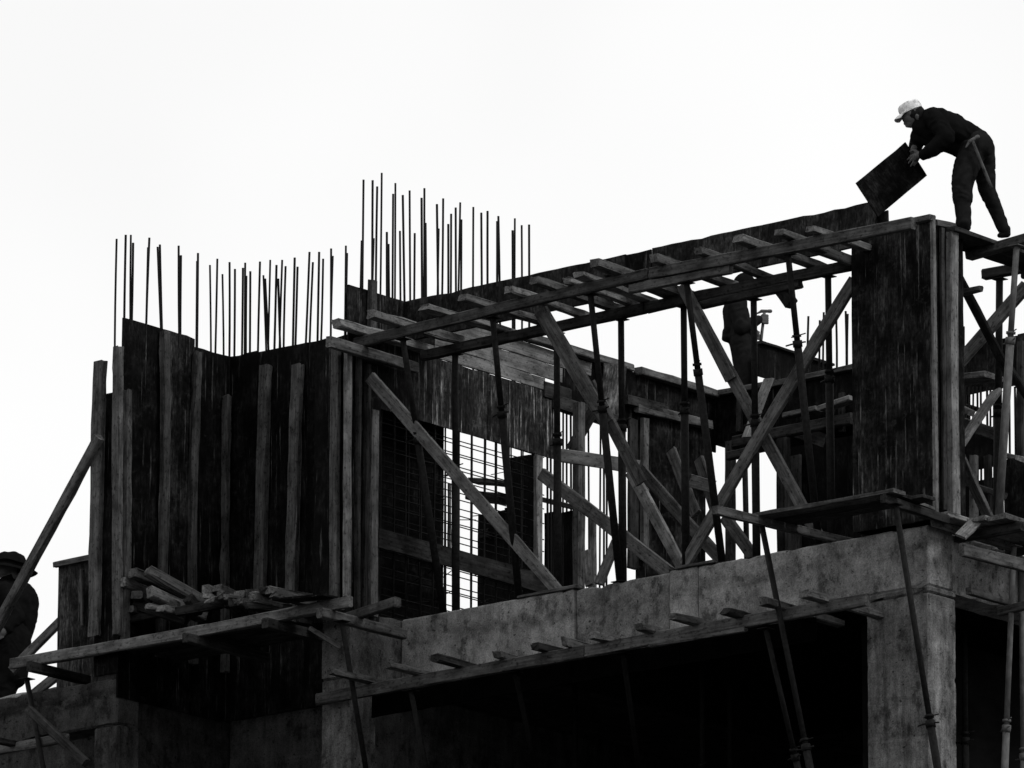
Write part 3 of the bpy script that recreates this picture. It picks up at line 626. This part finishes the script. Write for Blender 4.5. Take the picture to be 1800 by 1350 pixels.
# ------------------------------------------------------------------ working platform at the corner (below the column form)
pc = thing('work_platform', 'thin plank platform jutting out below the corner column formwork', 'platform', (-.7, -.5, 18.95))
zb = 18.83
A = P(1256, 896, y=-1.75); board('bearer', A, (A.x-.02, .45, zb+.07), .07, .085, TIMB, UPV, pc)
xr = XA(1572, -1.08, zb+.06)
for q in range(3):
    y = -1.02+q*.2
    board('deck_plank', (A.x-.05+.03*q, y, zb+.075+.008*q), (xr+(.02, -.05, .06)[q], y, zb+.065+.008*q), .19, .035, TIMB if q == 0 else TIMBD, UPV, pc)
board('bearer', (xr-.1, -1.12, zb), (xr-.16, -.06, zb), .07, .08, TIMBD, UPV, pc)
board('deck_plank', P(1566, 872, z=zb+.13), P(1634, 897, z=zb+.13), .16, .03, TIMB, UPV, pc)
board('bearer', P(1560, 884, z=zb+.03), P(1664, 914, z=zb+.05), .07, .07, TIMB, UPV, pc)
for tx, bx, lab in ((1337, 1424, 'long dark steel prop passing in front of the lower ledger to the corner platform'), (1574, 1648, 'thin dark steel prop passing in front of the corner column')):
    B = G(tx, -1.0, zb+.055 if tx < 1400 else zb-.04); A = P(bx, 1350, y=-.97); A = B+(A-B)*((B.z-15.58)/(B.z-A.z))
    prop(A, B, lab, None, .68 if tx < 1400 else .66, ri=.028, ro=.038)
# side platform going back along the right face
pd = thing('work_platform', 'pale plank platform running back along the right side of the building', 'platform', (.3, 1.2, 18.85))
for k in range(3):
    board('deck_plank', (.14+k*.22, (-.02, .28, .3)[k], 18.90-.012*k), (.16+k*.22, 4.2, 18.88-.012*k), .21, .05, TIMBL, UPV, pd)
board('deck_plank', P(1690, 966, x=.62), P(1860, 1009, x=.62), .06, .12, TIMB, UPV, pd)
for y in (.5, 1.3, 2.2): board('bearer', (-.04, y, 18.80), (.75, y, 18.80), .08, .09, TIMBD, UPV, pd)
board('deck_plank', P(1688, 944, x=.3), P(1714, 918, x=.32), .12, .03, TIMBL, Vector((.5, -.5, .7)), pd)
board('kerb_plank', (.07, -.03, 18.86), (.07, 1.5, 18.86), .045, .13, TIMB, UPV, pd)
A = G(1766, .9, 16.6); B = G(1782, .9, 18.74); A = B+(A-B)*((B.z-15.58)/(B.z-A.z))
prop(A, B, 'pale steel prop under the right side platform', None, .55, STEELG, .028, .036)
A = G(1800, 1.5, 16.6); prop(B+(A-B)+Vector((0, 0, -1.0)), Vector((A.x, 1.5, 18.74)), 'steel prop further back under the right side platform', None, .6, STEELG, .03, .036)
board('ledger', P(1702, 1038, x=.15), P(1775, 1060, x=.15), .07, .07, TIMB, UPV, label='short ledger timber right of the corner column head', cat='timber')
board('ledger', P(1755, 1076, y=.9), P(1830, 1058, y=.9), .07, .08, TIMB, UPV, label='timber crossing the pale prop under the right platform', cat='timber')

# ------------------------------------------------------------------ upper deck at the right where the first worker stands
Q = P(1600, 300, y=.15)
def MP(px, py, s=0.0):                         # the worker's profile plane, s metres further from the camera
    d = ray(px, py); t = (Q+FH*s-CAM).dot(FH)/d.dot(FH); return CAM+d*t
ZD = MP(1692, 408, -.1).z
ud = thing('work_platform', 'high plank deck beside the column formwork where the worker in a cap stands', 'platform', (.4, 1, ZD))
for k in range(2):
    board('deck_plank', (-.09+k*.22, .1+.06*k, ZD-.02), (-.09+k*.22, 2.6, ZD-.02), .21, .04, TIMBD, UPV, ud)
f_ = MP(1765, 418, .2)
board('bearer', (-.12, f_.y-.04, ZD-.09), (.95, f_.y-.04, f_.z-.05), .12, .09, TIMB, UPV, ud)
board('deck_plank', (.72, f_.y-.2, ZD-.155), (.72, 3.0, ZD-.155), .24, .04, TIMBD, UPV, ud)
board('deck_plank', (.98, f_.y-.1, ZD-.155), (.98, 3.0, ZD-.155), .24, .04, TIMBD, UPV, ud)
board('bearer', (-.1, 1.7, ZD-.10), (1.3, 1.7, ZD-.10), .09, .10, TIMBD, UPV, ud)
board('ledger', P(1729, 483, y=2.2), P(1800, 470, y=2.2), .09, .10, TIMBD, UPV, label='short dark bearer on the black prop at the right', cat='timber')
A = G(1752, 2.2, SL-.0); B = P(1757, 490, y=2.2)
prop(A, B, 'black steel prop standing at the right side behind the braces', None, .45, ri=.036, ro=.044)
A = P(1754, 932, y=.75); B = P(1787, 432, y=.55)
prop(A, B, 'stout pale steel prop leaning at the right side under the high deck', None, .33, STEELG, .03, .040, True)
RS = (('dark plank brace crossing behind the stout prop', (1679, 476), (1772, 655), 1.0, 1.5, .085, TIMBD), ('grey plank brace rising to the right behind the stout prop', (1806, 500), (1684, 640), 2.0, 1.6, .14, TIMB), ('pale plank brace rising from the column form foot', (1686, 785), (1752, 688), 1.2, 2.0, .12, TIMBL), ('plank brace falling from the column form to the right platform', (1686, 798), (1746, 928), 1.0, 1.3, .1, TIMB), ('dark plank brace at the right edge below the crossing', (1768, 640), (1812, 705), 1.6, 2.0, .09, TIMBD))
for lab, a, b, ya, yb_, w, m in RS: board('brace', P(*a, y=ya), P(*b, y=yb_), w, .05, m, YV, label=lab, cat='timber')
board('block', P(1684, 516, y=.8), P(1725, 507, y=.8), .07, .055, TIMB, UPV, label='short timber block nailed across the dark plank brace', cat='timber')
board('plank', P(1684, 668, y=3.0), P(1748, 662, y=3.0), .3, .06, TIMB, UPV, label='short level plank behind the right column batten', cat='timber')
board('plank', P(1684, 715, y=2.6), P(1708, 726, y=2.6), .12, .06, TIMB, UPV, label='ragged plank end beside the right column batten', cat='timber')
board('plank', P(1765, 800, y=3.0), P(1794, 806, y=3.0), .15, .05, TIMBL, UPV, label='short pale plank on the far right form', cat='timber')
board('post', P(1712, 925, y=2.5), P(1712, 800, y=2.5), .07, .07, TIMBL, YV, label='pale timber upright beyond the falling brace', cat='timber')
for lab, a, b, y, w, m in (('timber upright low behind the falling brace', (1738, 930), (1737, 800), 3.0, .07, TIMBD), ('thin dark upright at the right edge of the bay', (1794, 960), (1796, 600), 3.6, .08, TIMBD)):
    board('post', P(*a, y=y), P(*b, y=y), w, .06, m, YV, label=lab, cat='timber')
board('plank', P(1684, 742, y=3.2), P(1765, 768, y=3.2), .06, .12, TIMBD, UPV, label='dark level plank under the bars at the right bay', cat='timber')
board('plank', P(1700, 850, y=2.9), P(1768, 872, y=2.9), .05, .06, TIMB, UPV, label='thin level plank low in the right bay', cat='timber')
rw = thing('wall_formwork', 'dark plywood forms beyond the braces at the right side', 'formwork', (0, 4.5, SL))
for i, (a, b, z1_, z0_, y) in enumerate(((1690, 1752, 760, 830, 4.4), (1766, 1830, 808, 960, 3.2), (1690, 1764, 850, 990, 4.4))):
    pa_ = P(a, z0_, y=y); pb_ = P(b, z0_, y=y); zt = P(a, z1_, y=y).z
    panel('plywood_sheet', pa_, (1, 0, 0), UPV, pb_.x-pa_.x, zt-pa_.z, .02, PLYM if i == 1 else PLYB, rw)

# ------------------------------------------------------------------ people
from mathutils import noise as mnoise
def capsule(vs, fs, p0, r0, p1, r1, n=14, hs=5):
    p0, p1 = Vector(p0), Vector(p1); d = p1-p0
    if d.length < 1e-6: d = Vector((0, 0, 1e-4))
    z = d.normalized(); x = z.orthogonal().normalized(); y = z.cross(x)
    rings = []
    for i in range(1, hs+1): a = -math.pi/2+math.pi/2*i/hs; rings.append((p0, r0*math.cos(a), r0*math.sin(a)))
    for i in range(0, hs): a = math.pi/2*i/hs; rings.append((p1, r1*math.cos(a), r1*math.sin(a)))
    b0 = len(vs); vs.append(p0-z*r0)
    for c, r, h in rings:
        for k in range(n):
            a = 2*math.pi*k/n; vs.append(c+z*h+x*(r*math.cos(a))+y*(r*math.sin(a)))
    vs.append(p1+z*r1); e = len(vs)-1
    for k in range(n): fs.append((b0, b0+1+(k+1) % n, b0+1+k))
    for i in range(len(rings)-1):
        for k in range(n):
            a = b0+1+i*n; fs.append((a+k, a+(k+1) % n, a+n+(k+1) % n, a+n+k))
    a = b0+1+(len(rings)-1)*n
    for k in range(n): fs.append((a+k, a+(k+1) % n, e))
def blob(name, caps, voxel, mat, parent=None, it=4, wr=0.0, wscale=9.0, base=None):
    vs, fs = [], []
    for c in caps: capsule(vs, fs, *c)
    base = base or Vector(caps[0][0])
    me = bpy.data.meshes.new('tmp'); me.from_pydata([v-base for v in vs], [], fs)
    o = bpy.data.objects.new('tmp', me); COL.objects.link(o)
    m = o.modifiers.new('r', 'REMESH'); m.mode = 'VOXEL'; m.voxel_size = voxel
    s = o.modifiers.new('s', 'SMOOTH'); s.factor = .5; s.iterations = it
    dg = bpy.context.evaluated_depsgraph_get(); res = bpy.data.meshes.new_from_object(o.evaluated_get(dg))
    bpy.data.objects.remove(o); bpy.data.meshes.remove(me); res.name = name
    if wr:
        nr = [v.normal.copy() for v in res.vertices]
        for v, q in zip(res.vertices, nr):
            p = v.co*wscale
            f = mnoise.noise(p+Vector((0, 0, mnoise.noise(p*.5)*2)))
            v.co += q*(wr*(1-2*abs(f)))
    for p in res.polygons: p.use_smooth = True
    return mobj(name, res, mat, Matrix.Translation(base), parent)
CLOTH = plain_mat('black work cloth', .007, .25, 10, .95, .0)
CLOTH2 = plain_mat('faded work jacket cloth', .012, .3, 10, .95, .0)
CLOTHG = plain_mat('dark grey work cloth', .013, .3, 14, .95, .0)
SKIN = plain_mat('skin', .085, .2, 12, .6, .1)
BOOT = plain_mat('boot leather', .01, .3, 12, .8, .05)
HAIR = plain_mat('dark hair', .012, .3, 30, .8, .05)
m, t, b = mat_base('mottled pale cap cloth', .9, .1)
c = ramp(t, noise(t, 24, (1, 1, 1), 3, .6), ((.38, .30), (.44, .55), (.56, .62), (.62, .8)))
t.links.new(c, b.inputs['Base Color']); CAPM = m
HANDLE = timber_mat('hammer handle wood', .06, .12)

def hammer(A, B, label, parent_dir, K=1.0):
    """A head end, B handle end"""
    h = thing('hammer', label, 'hammer', A); A, B = Vector(A), Vector(B)
    d = (B-A).normalized(); s = Vector(parent_dir).normalized()
    tube('handle', A, B, .014, HANDLE, h, 10, .018, 4, .0)
    hd = blob('head', ((A-s*.03, .019, A+s*.045, .017), (A+s*.045, .02, A+s*.062, .02), (A-s*.03, .016, A-s*.085+d*.03, .007)), .004, STEELG, h, 2)
    return h

# ---- the worker in the pale cap on the high deck
k = 1/187
def C1(a, ra, b_, rb_): return (MP(a[0], a[1], a[2] if len(a) > 2 else 0), ra*k, MP(b_[0], b_[1], b_[2] if len(b_) > 2 else 0), rb_*k)
jack = [C1((1637, 208, .12), 17, (1640, 206, -.12), 17), C1((1650, 211, .08), 21, (1650, 211, -.08), 21), C1((1640, 214), 25, (1672, 226), 28), C1((1672, 226, .05), 27, (1706, 240, .04), 21), C1((1672, 226, -.05), 27, (1706, 240, -.04), 21),
        C1((1706, 240, .05), 21, (1714, 246, -.05), 20), C1((1622, 222), 19, (1655, 243), 20), C1((1655, 243, .05), 19, (1690, 262, .0), 16), C1((1615, 240, .06), 14, (1660, 252), 14), C1((1622, 209), 13, (1632, 210), 16),
        C1((1640, 208, -.17), 17, (1665, 240, -.25), 14.5), C1((1665, 240, -.25), 14.5, (1640, 262, -.2), 12.5), C1((1640, 262, -.2), 12.5, (1624, 271, -.12), 9.5), C1((1660, 250, -.2), 10, (1655, 262, -.16), 6),
        C1((1636, 212, .17), 17, (1617, 236, .25), 14), C1((1617, 236, .25), 14, (1609, 258, .12), 10.5)]
trou = [C1((1718, 248, .06), 22, (1718, 248, -.06), 22), C1((1720, 256, .07), 26, (1720, 256, -.07), 26), C1((1712, 262, -.07), 24, (1700, 290, -.1), 22), C1((1700, 290, -.1), 23, (1692, 318, -.12), 19.5), C1((1692, 318, -.12), 19.5, (1692, 350, -.12), 17), C1((1692, 350, -.12), 15.5, (1693, 386, -.11), 13), C1((1693, 386, -.11), 13.5, (1693, 392, -.11), 14),
        C1((1726, 264, .08), 23, (1731, 300, .1), 18.5), C1((1731, 300, .1), 18.5, (1735, 335, .14), 14.5), C1((1735, 335, .14), 14.5, (1752, 372, .18), 11.5), C1((1752, 372, .18), 11.5, (1764, 402, .2), 10.5), C1((1688, 288, -.1), 9, (1682, 292, -.1), 6), C1((1731, 262, 0), 17, (1733, 280, .03), 14)]
body = [C1((1603, 200), 16.5, (1607, 198), 17), C1((1598, 207), 13, (1606, 208), 13.5), C1((1600, 216), 8.5, (1606, 213), 11), C1((1601, 220), 5.5, (1603, 219), 6.5), C1((1592, 211), 3, (1590.5, 217.5), 2.6), C1((1590, 206, .03), 3, (1590, 206, -.03), 3), C1((1594, 221.5), 3, (1597, 221), 4), C1((1612, 204, -.085), 3.6, (1613, 209, -.08), 2.6), C1((1612, 204, .085), 3.6, (1613, 209, .08), 2.6),
        C1((1608, 210), 10, (1628, 211), 11), C1((1628, 211), 13, (1665, 225), 20), C1((1665, 225), 20, (1712, 250), 18), C1((1712, 255, -.06), 17, (1692, 318, -.12), 12), C1((1692, 318, -.12), 12, (1694, 396, -.11), 7.5), C1((1694, 398, -.11), 6, (1684, 402, -.11), 4.5),
        C1((1724, 258, .06), 17, (1735, 335, .14), 10), C1((1735, 335, .14), 10, (1765, 407, .2), 7), C1((1766, 410, .2), 5, (1758, 412, .2), 4),
        C1((1640, 208, -.15), 12, (1665, 240, -.25), 9.5), C1((1665, 240, -.25), 9.5, (1620, 272, -.1), 5.5), C1((1638, 212, .15), 12, (1617, 236, .25), 9), C1((1617, 236, .25), 9, (1606, 262, .06), 5.5),
        # near hand: palm, four fingers laid over the sheet, thumb round its edge
        C1((1619, 272, -.09), 5.5, (1612, 275, -.055), 6.5), C1((1613, 272, -.06), 4, (1609, 279, -.05), 4)]
S0 = .004
for kx, ky, mx, my, tx, ty in ((1608, 271, 1601, 275, 1595, 281), (1609, 275, 1602, 280.5, 1597, 287), (1611, 278, 1605.5, 285, 1601, 292), (1614, 280, 1610, 286, 1607, 291)):
    body += [C1((kx, ky, S0-.03), 2.4, (mx, my, S0-.022), 2.1), C1((mx, my, S0-.022), 2.1, (tx, ty, S0+.0), 1.7)]
body += [C1((1614, 268, -.06), 2.8, (1606, 264, -.03), 2.4), C1((1606, 264, -.03), 2.4, (1600, 266, -.012), 2)]
body += [C1((1606, 262, .05), 5, (1603, 268, .04), 5)]
for dx in (0, 4, 8, 12): body += [C1((1604+dx*.6, 268, .05), 2.2, (1600+dx*.7, 274+dx*.3, .026), 1.8)]
p1 = blob('person', body, .0065, SKIN, None, 3)
tag(p1, 'worker in a pale cap and dark clothes bending over a plywood sheet', 'person')
jk = blob('jacket', jack, .011, CLOTH, p1, 3, .012, 9)
tr = blob('trousers', trou, .011, CLOTHG, p1, 3, .010, 10)
for (a, b_) in (((1700, 400, -.11), (1682, 404, -.11)), ((1770, 411, .2), (1757, 414, .2))):
    blob('boot', [C1(a, 7, (b_[0]+4, b_[1]-1, b_[2]), 6), C1((b_[0]+4, b_[1]-1, b_[2]), 6, b_, 4.5), C1((a[0]-2, a[1]-8, a[2]), 9, a, 7)], .007, BOOT, p1, 3)
# cap: flat-topped crown and a curved visor
cx = MP(1602, 196.5); fwd = (MP(1582, 206)-MP(1622, 187)).normalized(); side = FH.copy(); cu = fwd.cross(side).normalized()
if cu.z < 0: cu = -cu
cu0 = cu
vs, fs = [], []; nn = 28
prof = ((0, 1.0), (.25, 1.03), (.6, 1.0), (.85, .93), (.97, .8), (1.0, .5), (1.01, .0))
for h, r in prof:
    for i in range(nn):
        a = 2*math.pi*i/nn
        w_ = 1+.015*math.sin(5*a)*(h > .5)
        vs.append(cx - fwd*.002 + cu*(h*.098) + fwd*(math.cos(a)*.112*r*w_) + side*(math.sin(a)*.092*r*w_))
for j in range(len(prof)-1):
    for i in range(nn): fs.append((j*nn+i, j*nn+(i+1) % nn, (j+1)*nn+(i+1) % nn, (j+1)*nn+i))
me = bpy.data.meshes.new('cap_crown'); me.from_pydata([v-cx for v in vs], [], fs)
for p in me.polygons: p.use_smooth = True
cap = mobj('cap', me, CAPM, Matrix.Translation(cx), p1)
vs, fs = [], []
for th in (0, .006):
    for j in range(5):
        for i in range(13):
            a = (i/12-.5)*math.radians(150)
            r = j/4
            e0 = fwd*(math.cos(a)*.110)+side*(math.sin(a)*.090)
            e1 = fwd*(.110+.075*math.cos(a*1.1)**.6 if abs(a*1.1) < 1.5 else .11)+side*(math.sin(a)*.088)
            q = e0*(1-r)+e1*r + cu*(.012-.018*r*r-.022*r*abs(math.sin(a))**2) + cu*th
            vs.append(q)
for th in (0, 1):
    for j in range(4):
        for i in range(12):
            a0 = th*65+j*13+i; q = (a0, a0+1, a0+14, a0+13); fs.append(q if th else q[::-1])
for i in range(12): fs.append((52+i, 53+i, 65+53+i, 65+52+i))
me = bpy.data.meshes.new('visor'); me.from_pydata(vs, [], fs)
vz = mobj('visor', me, CAPM, Matrix.Translation(cx), cap)
blob('hair', [C1((1606, 201), 17.2, (1610, 200), 17), C1((1613, 207, .02), 12, (1613, 207, -.02), 12)], .008, HAIR, p1, 3)
# belt and hammer
tube('belt', MP(1706, 226, -.13), MP(1697, 268, -.14), .016, BOOT, p1, 8, None, 6, .012)
hammer(MP(1709, 246, -.27), MP(1743, 331, -.22), 'hammer with a pale wooden handle hanging from the belt of the worker in a cap', (MP(1716, 243)-MP(1704, 250)))
# the sheet held on edge
a, b_, c_ = MP(1505, 322, -.18), MP(1592, 250, -.02), MP(1629, 309, .14)
ux = (b_-a).normalized(); uzv = (b_-c_); uzv = (uzv-ux*uzv.dot(ux)).normalized()
Hh = (b_-c_).length; W_ = (b_-a).length
panel('plywood_sheet', a-uzv*Hh, ux, uzv, W_, Hh, .02, ply_mat('mottled loose plywood', .005, .009, .1, .06, .8, .35), None, .003, label='dark plywood sheet held on edge by the worker in a cap', cat='plywood')

# ---- the second worker, half hidden behind the ledgers, hammer in hand
Q2 = P(1305, 600, y=5.3)
def MP2(px, py, s=0.0):
    d = ray(px, py); t = (Q2+FH*s-CAM).dot(FH)/d.dot(FH); return CAM+d*t
k2 = (Q2-CAM).dot(FW)/F
def C2(a, ra, b_, rb_): return (MP2(a[0], a[1], a[2] if len(a) > 2 else 0), ra*k2, MP2(b_[0], b_[1], b_[2] if len(b_) > 2 else 0), rb_*k2)
body = [C2((1309, 505), 16, (1311, 503), 16), C2((1314, 513), 10, (1316, 514), 10), C2((1325, 511), 2.5, (1325, 514), 3), C2((1306, 515), 9, (1300, 530), 10), C2((1300, 530), 14, (1298, 590), 17), C2((1302, 600, -.08), 14, (1308, 660, -.08), 10), C2((1308, 660, -.08), 10, (1306, 745, -.08), 7), C2((1306, 748, -.08), 6, (1322, 751, -.08), 5), C2((1300, 600, .1), 14, (1304, 660, .1), 10), C2((1304, 660, .1), 10, (1300, 745, .1), 7), C2((1300, 748, .1), 6, (1316, 751, .1), 5),
        C2((1296, 536, -.17), 11, (1302, 575, -.2), 8.5), C2((1302, 575, -.2), 8.5, (1336, 562, -.12), 5), C2((1296, 536, .17), 11, (1308, 578, .18), 8), C2((1308, 578, .18), 8, (1328, 588, .1), 5),
        C2((1336, 562, -.12), 5, (1342, 560, -.1), 6), C2((1328, 588, .1), 5, (1331, 589, .08), 5)]
for i in range(4):
    y = 554.5+i*4.2; body += [C2((1341, y, -.12), 3, (1349, y+.6, -.11), 2.6), C2((1349, y+.6, -.11), 2.6, (1347, y+1, -.065), 2.2)]
    y = 580+i*4; body += [C2((1330, y+3, .07), 2.3, (1334, y+4, .08), 2.2)]
body += [C2((1339, 556, -.1), 2.6, (1344, 551, -.075), 2.2)]
p2 = blob('person', body, .0065, SKIN, None, 3)
tag(p2, 'worker in a dark jacket holding a hammer upright behind the rear beam form', 'person')
blob('jacket', [C2((1297, 535, .12), 15, (1296, 535, -.12), 16), C2((1290, 545), 19, (1293, 575), 20), C2((1300, 548), 17, (1302, 575), 18), C2((1293, 575, .06), 17, (1290, 590, .05), 16), C2((1300, 578, -.06), 17, (1299, 592, -.06), 17), C2((1280, 585), 10, (1278, 592), 9), C2((1305, 580), 16, (1312, 595), 13),
        C2((1296, 538, -.17), 15, (1302, 575, -.2), 12.5), C2((1302, 575, -.2), 12.5, (1332, 563, -.13), 8), C2((1296, 538, .17), 15, (1308, 578, .18), 12), C2((1308, 578, .18), 12, (1325, 587, .1), 8), C2((1303, 524), 11, (1299, 530), 14)], .011, CLOTH2, p2, 3, .012, 9)
blob('trousers', [C2((1300, 600, .09), 19, (1303, 600, -.08), 19.5), C2((1304, 604, -.08), 18.5, (1309, 650, -.08), 15), C2((1309, 650, -.08), 15, (1307, 738, -.08), 11), C2((1300, 604, .1), 18, (1305, 650, .1), 14), C2((1305, 650, .1), 14, (1301, 738, .1), 11)], .011, CLOTHG, p2, 4, .006, 12)
blob('hood', [C2((1306, 500), 18, (1309, 497), 18), C2((1303, 508), 16, (1300, 520), 13)], .011, CLOTH, p2, 4, .004, 12)
for s in (-.08, .1): blob('boot', [C2((1304, 746, s), 9, (1306, 749, s), 7.5), C2((1306, 749, s), 7.5, (1324, 752, s), 5.5)], .008, BOOT, p2, 3)
hammer(MP2(1344, 547, -.09), MP2(1337, 603, -.085), 'hammer held upright in the fist of the worker in a dark jacket', (MP2(1352, 546)-MP2(1338, 546)))
f2 = MP2(1310, 757, 0)
board('foot_plank', f2-XV*.5+UPV*(-.03), f2+XV*.6+UPV*(-.03), .5, .04, TIMBD, UPV, label='plank under the feet of the worker with a raised hammer', cat='timber')

# ---- the third worker at the far left edge, brimmed hat, back of the raking shore
Q3 = P(30, 1100, y=.95)
def MP3(px, py, s=0.0):
    d = ray(px-13, py); t = (Q3+FH*s-CAM).dot(FH)/d.dot(FH); return CAM+d*t
k3 = (Q3-CAM).dot(FW)/F
def C3(a, ra, b_, rb_): return (MP3(a[0], a[1], a[2] if len(a) > 2 else 0), ra*k3, MP3(b_[0], b_[1], b_[2] if len(b_) > 2 else 0), rb_*k3)
yg = proj(Vector((MP3(15, 1270).x, MP3(15, 1270).y, SL)))[1]
body = [C3((22, 1000), 18, (26, 998), 18), C3((32, 1012), 12, (36, 1014), 12), C3((47, 1010), 3, (48, 1016), 3), C3((24, 1012), 10, (20, 1035), 11), C3((18, 1040), 18, (15, 1120), 20), C3((18, 1130, -.09), 16, (28, 1195, -.1), 11), C3((28, 1195, -.1), 11, (12, yg-8, -.1), 7.5), C3((12, yg-6, -.1), 6, (30, yg-5, -.1), 5), C3((10, 1130, .1), 16, (10, 1195, .12), 11), C3((10, 1195, .12), 11, (-12, yg-8, .12), 7.5), C3((-12, yg-6, .12), 6, (6, yg-5, .12), 5),
        C3((20, 1040, -.19), 12, (40, 1085, -.22), 9), C3((40, 1085, -.22), 9, (24, 1108, -.3), 6), C3((16, 1040, .2), 12, (30, 1090, .24), 9), C3((30, 1090, .24), 9, (50, 1110, .2), 6), C3((24, 1108, -.3), 6, (18, 1113, -.3), 6.5)]
for i in range(4): body += [C3((18, 1108+i*4, -.31), 2.3, (11, 1112+i*4, -.31), 2.1), C3((11, 1112+i*4, -.31), 2.1, (8, 1116+i*4, -.29), 1.8)]
body += [C3((20, 1108, -.29), 2.6, (14, 1104, -.28), 2.2)]
p3 = blob('person', body, .0075, SKIN, None, 3)
tag(p3, 'worker in a dark brimmed hat and jacket behind the raking shore', 'person')
blob('jacket', [C3((18, 1040, .16), 18, (20, 1040, -.16), 18), C3((24, 1045), 30, (40, 1058), 38), C3((40, 1060), 41, (38, 1085), 40), C3((38, 1085), 40, (34, 1108), 37), C3((20, 1040, -.19), 17, (42, 1085, -.22), 14), C3((42, 1085, -.22), 14, (28, 1106, -.29), 9), C3((16, 1040, .2), 17, (32, 1090, .24), 13), C3((32, 1090, .24), 13, (48, 1108, .2), 9), C3((30, 1018), 13, (24, 1030), 17)], .012, CLOTH, p3, 4, .009, 10)
blob('trousers', [C3((26, 1122, .08), 34, (30, 1122, -.08), 38), C3((32, 1130, -.09), 36, (36, 1185, -.1), 26), C3((29, 1190, -.1), 22, (14, yg-14, -.1), 14), C3((10, 1130, .1), 26, (11, 1195, .12), 17), C3((11, 1195, .12), 17, (-11, yg-14, .12), 12)], .012, CLOTH, p3, 4, .007, 11)
for x, s in ((12, -.1), (-12, .12)): blob('boot', [C3((x, yg-9, s), 9, (x+2, yg-6, s), 7), C3((x+2, yg-6, s), 7, (x+20, yg-5, s), 5.5)], .009, BOOT, p3, 3)
hc = MP3(32, 994)
vs, fs = [], []
hf = (MP3(76, 998)-MP3(-4, 992)).normalized(); hs_ = FH.copy(); hu = hf.cross(hs_).normalized()
if hu.z < 0: hu = -hu
prof = ((-.075, 2.75), (-.068, 2.8), (-.02, 2.1), (.03, 1.6), (.07, 1.45), (.115, 1.25), (.135, .85), (.125, .4), (.12, 0))
for h, r in prof:
    for i in range(28):
        a = 2*math.pi*i/28; wv = .012*math.sin(3*a+1) if r > 1.3 else .006*math.sin(4*a)
        vs.append(hu*(h+wv)+hf*(math.cos(a)*.105*r)+hs_*(math.sin(a)*.09*r))
for j in range(len(prof)-1):
    for i in range(28): fs.append((j*28+i, j*28+(i+1) % 28, (j+1)*28+(i+1) % 28, (j+1)*28+i))
for i in range(28): fs.append((i, 3*28+i, 3*28+(i+1) % 28, (i+1) % 28))
me = bpy.data.meshes.new('hat'); me.from_pydata(vs, [], fs)
for p in me.polygons: p.use_smooth = True
mobj('hat', me, CLOTH, Matrix.Translation(hc), p3)
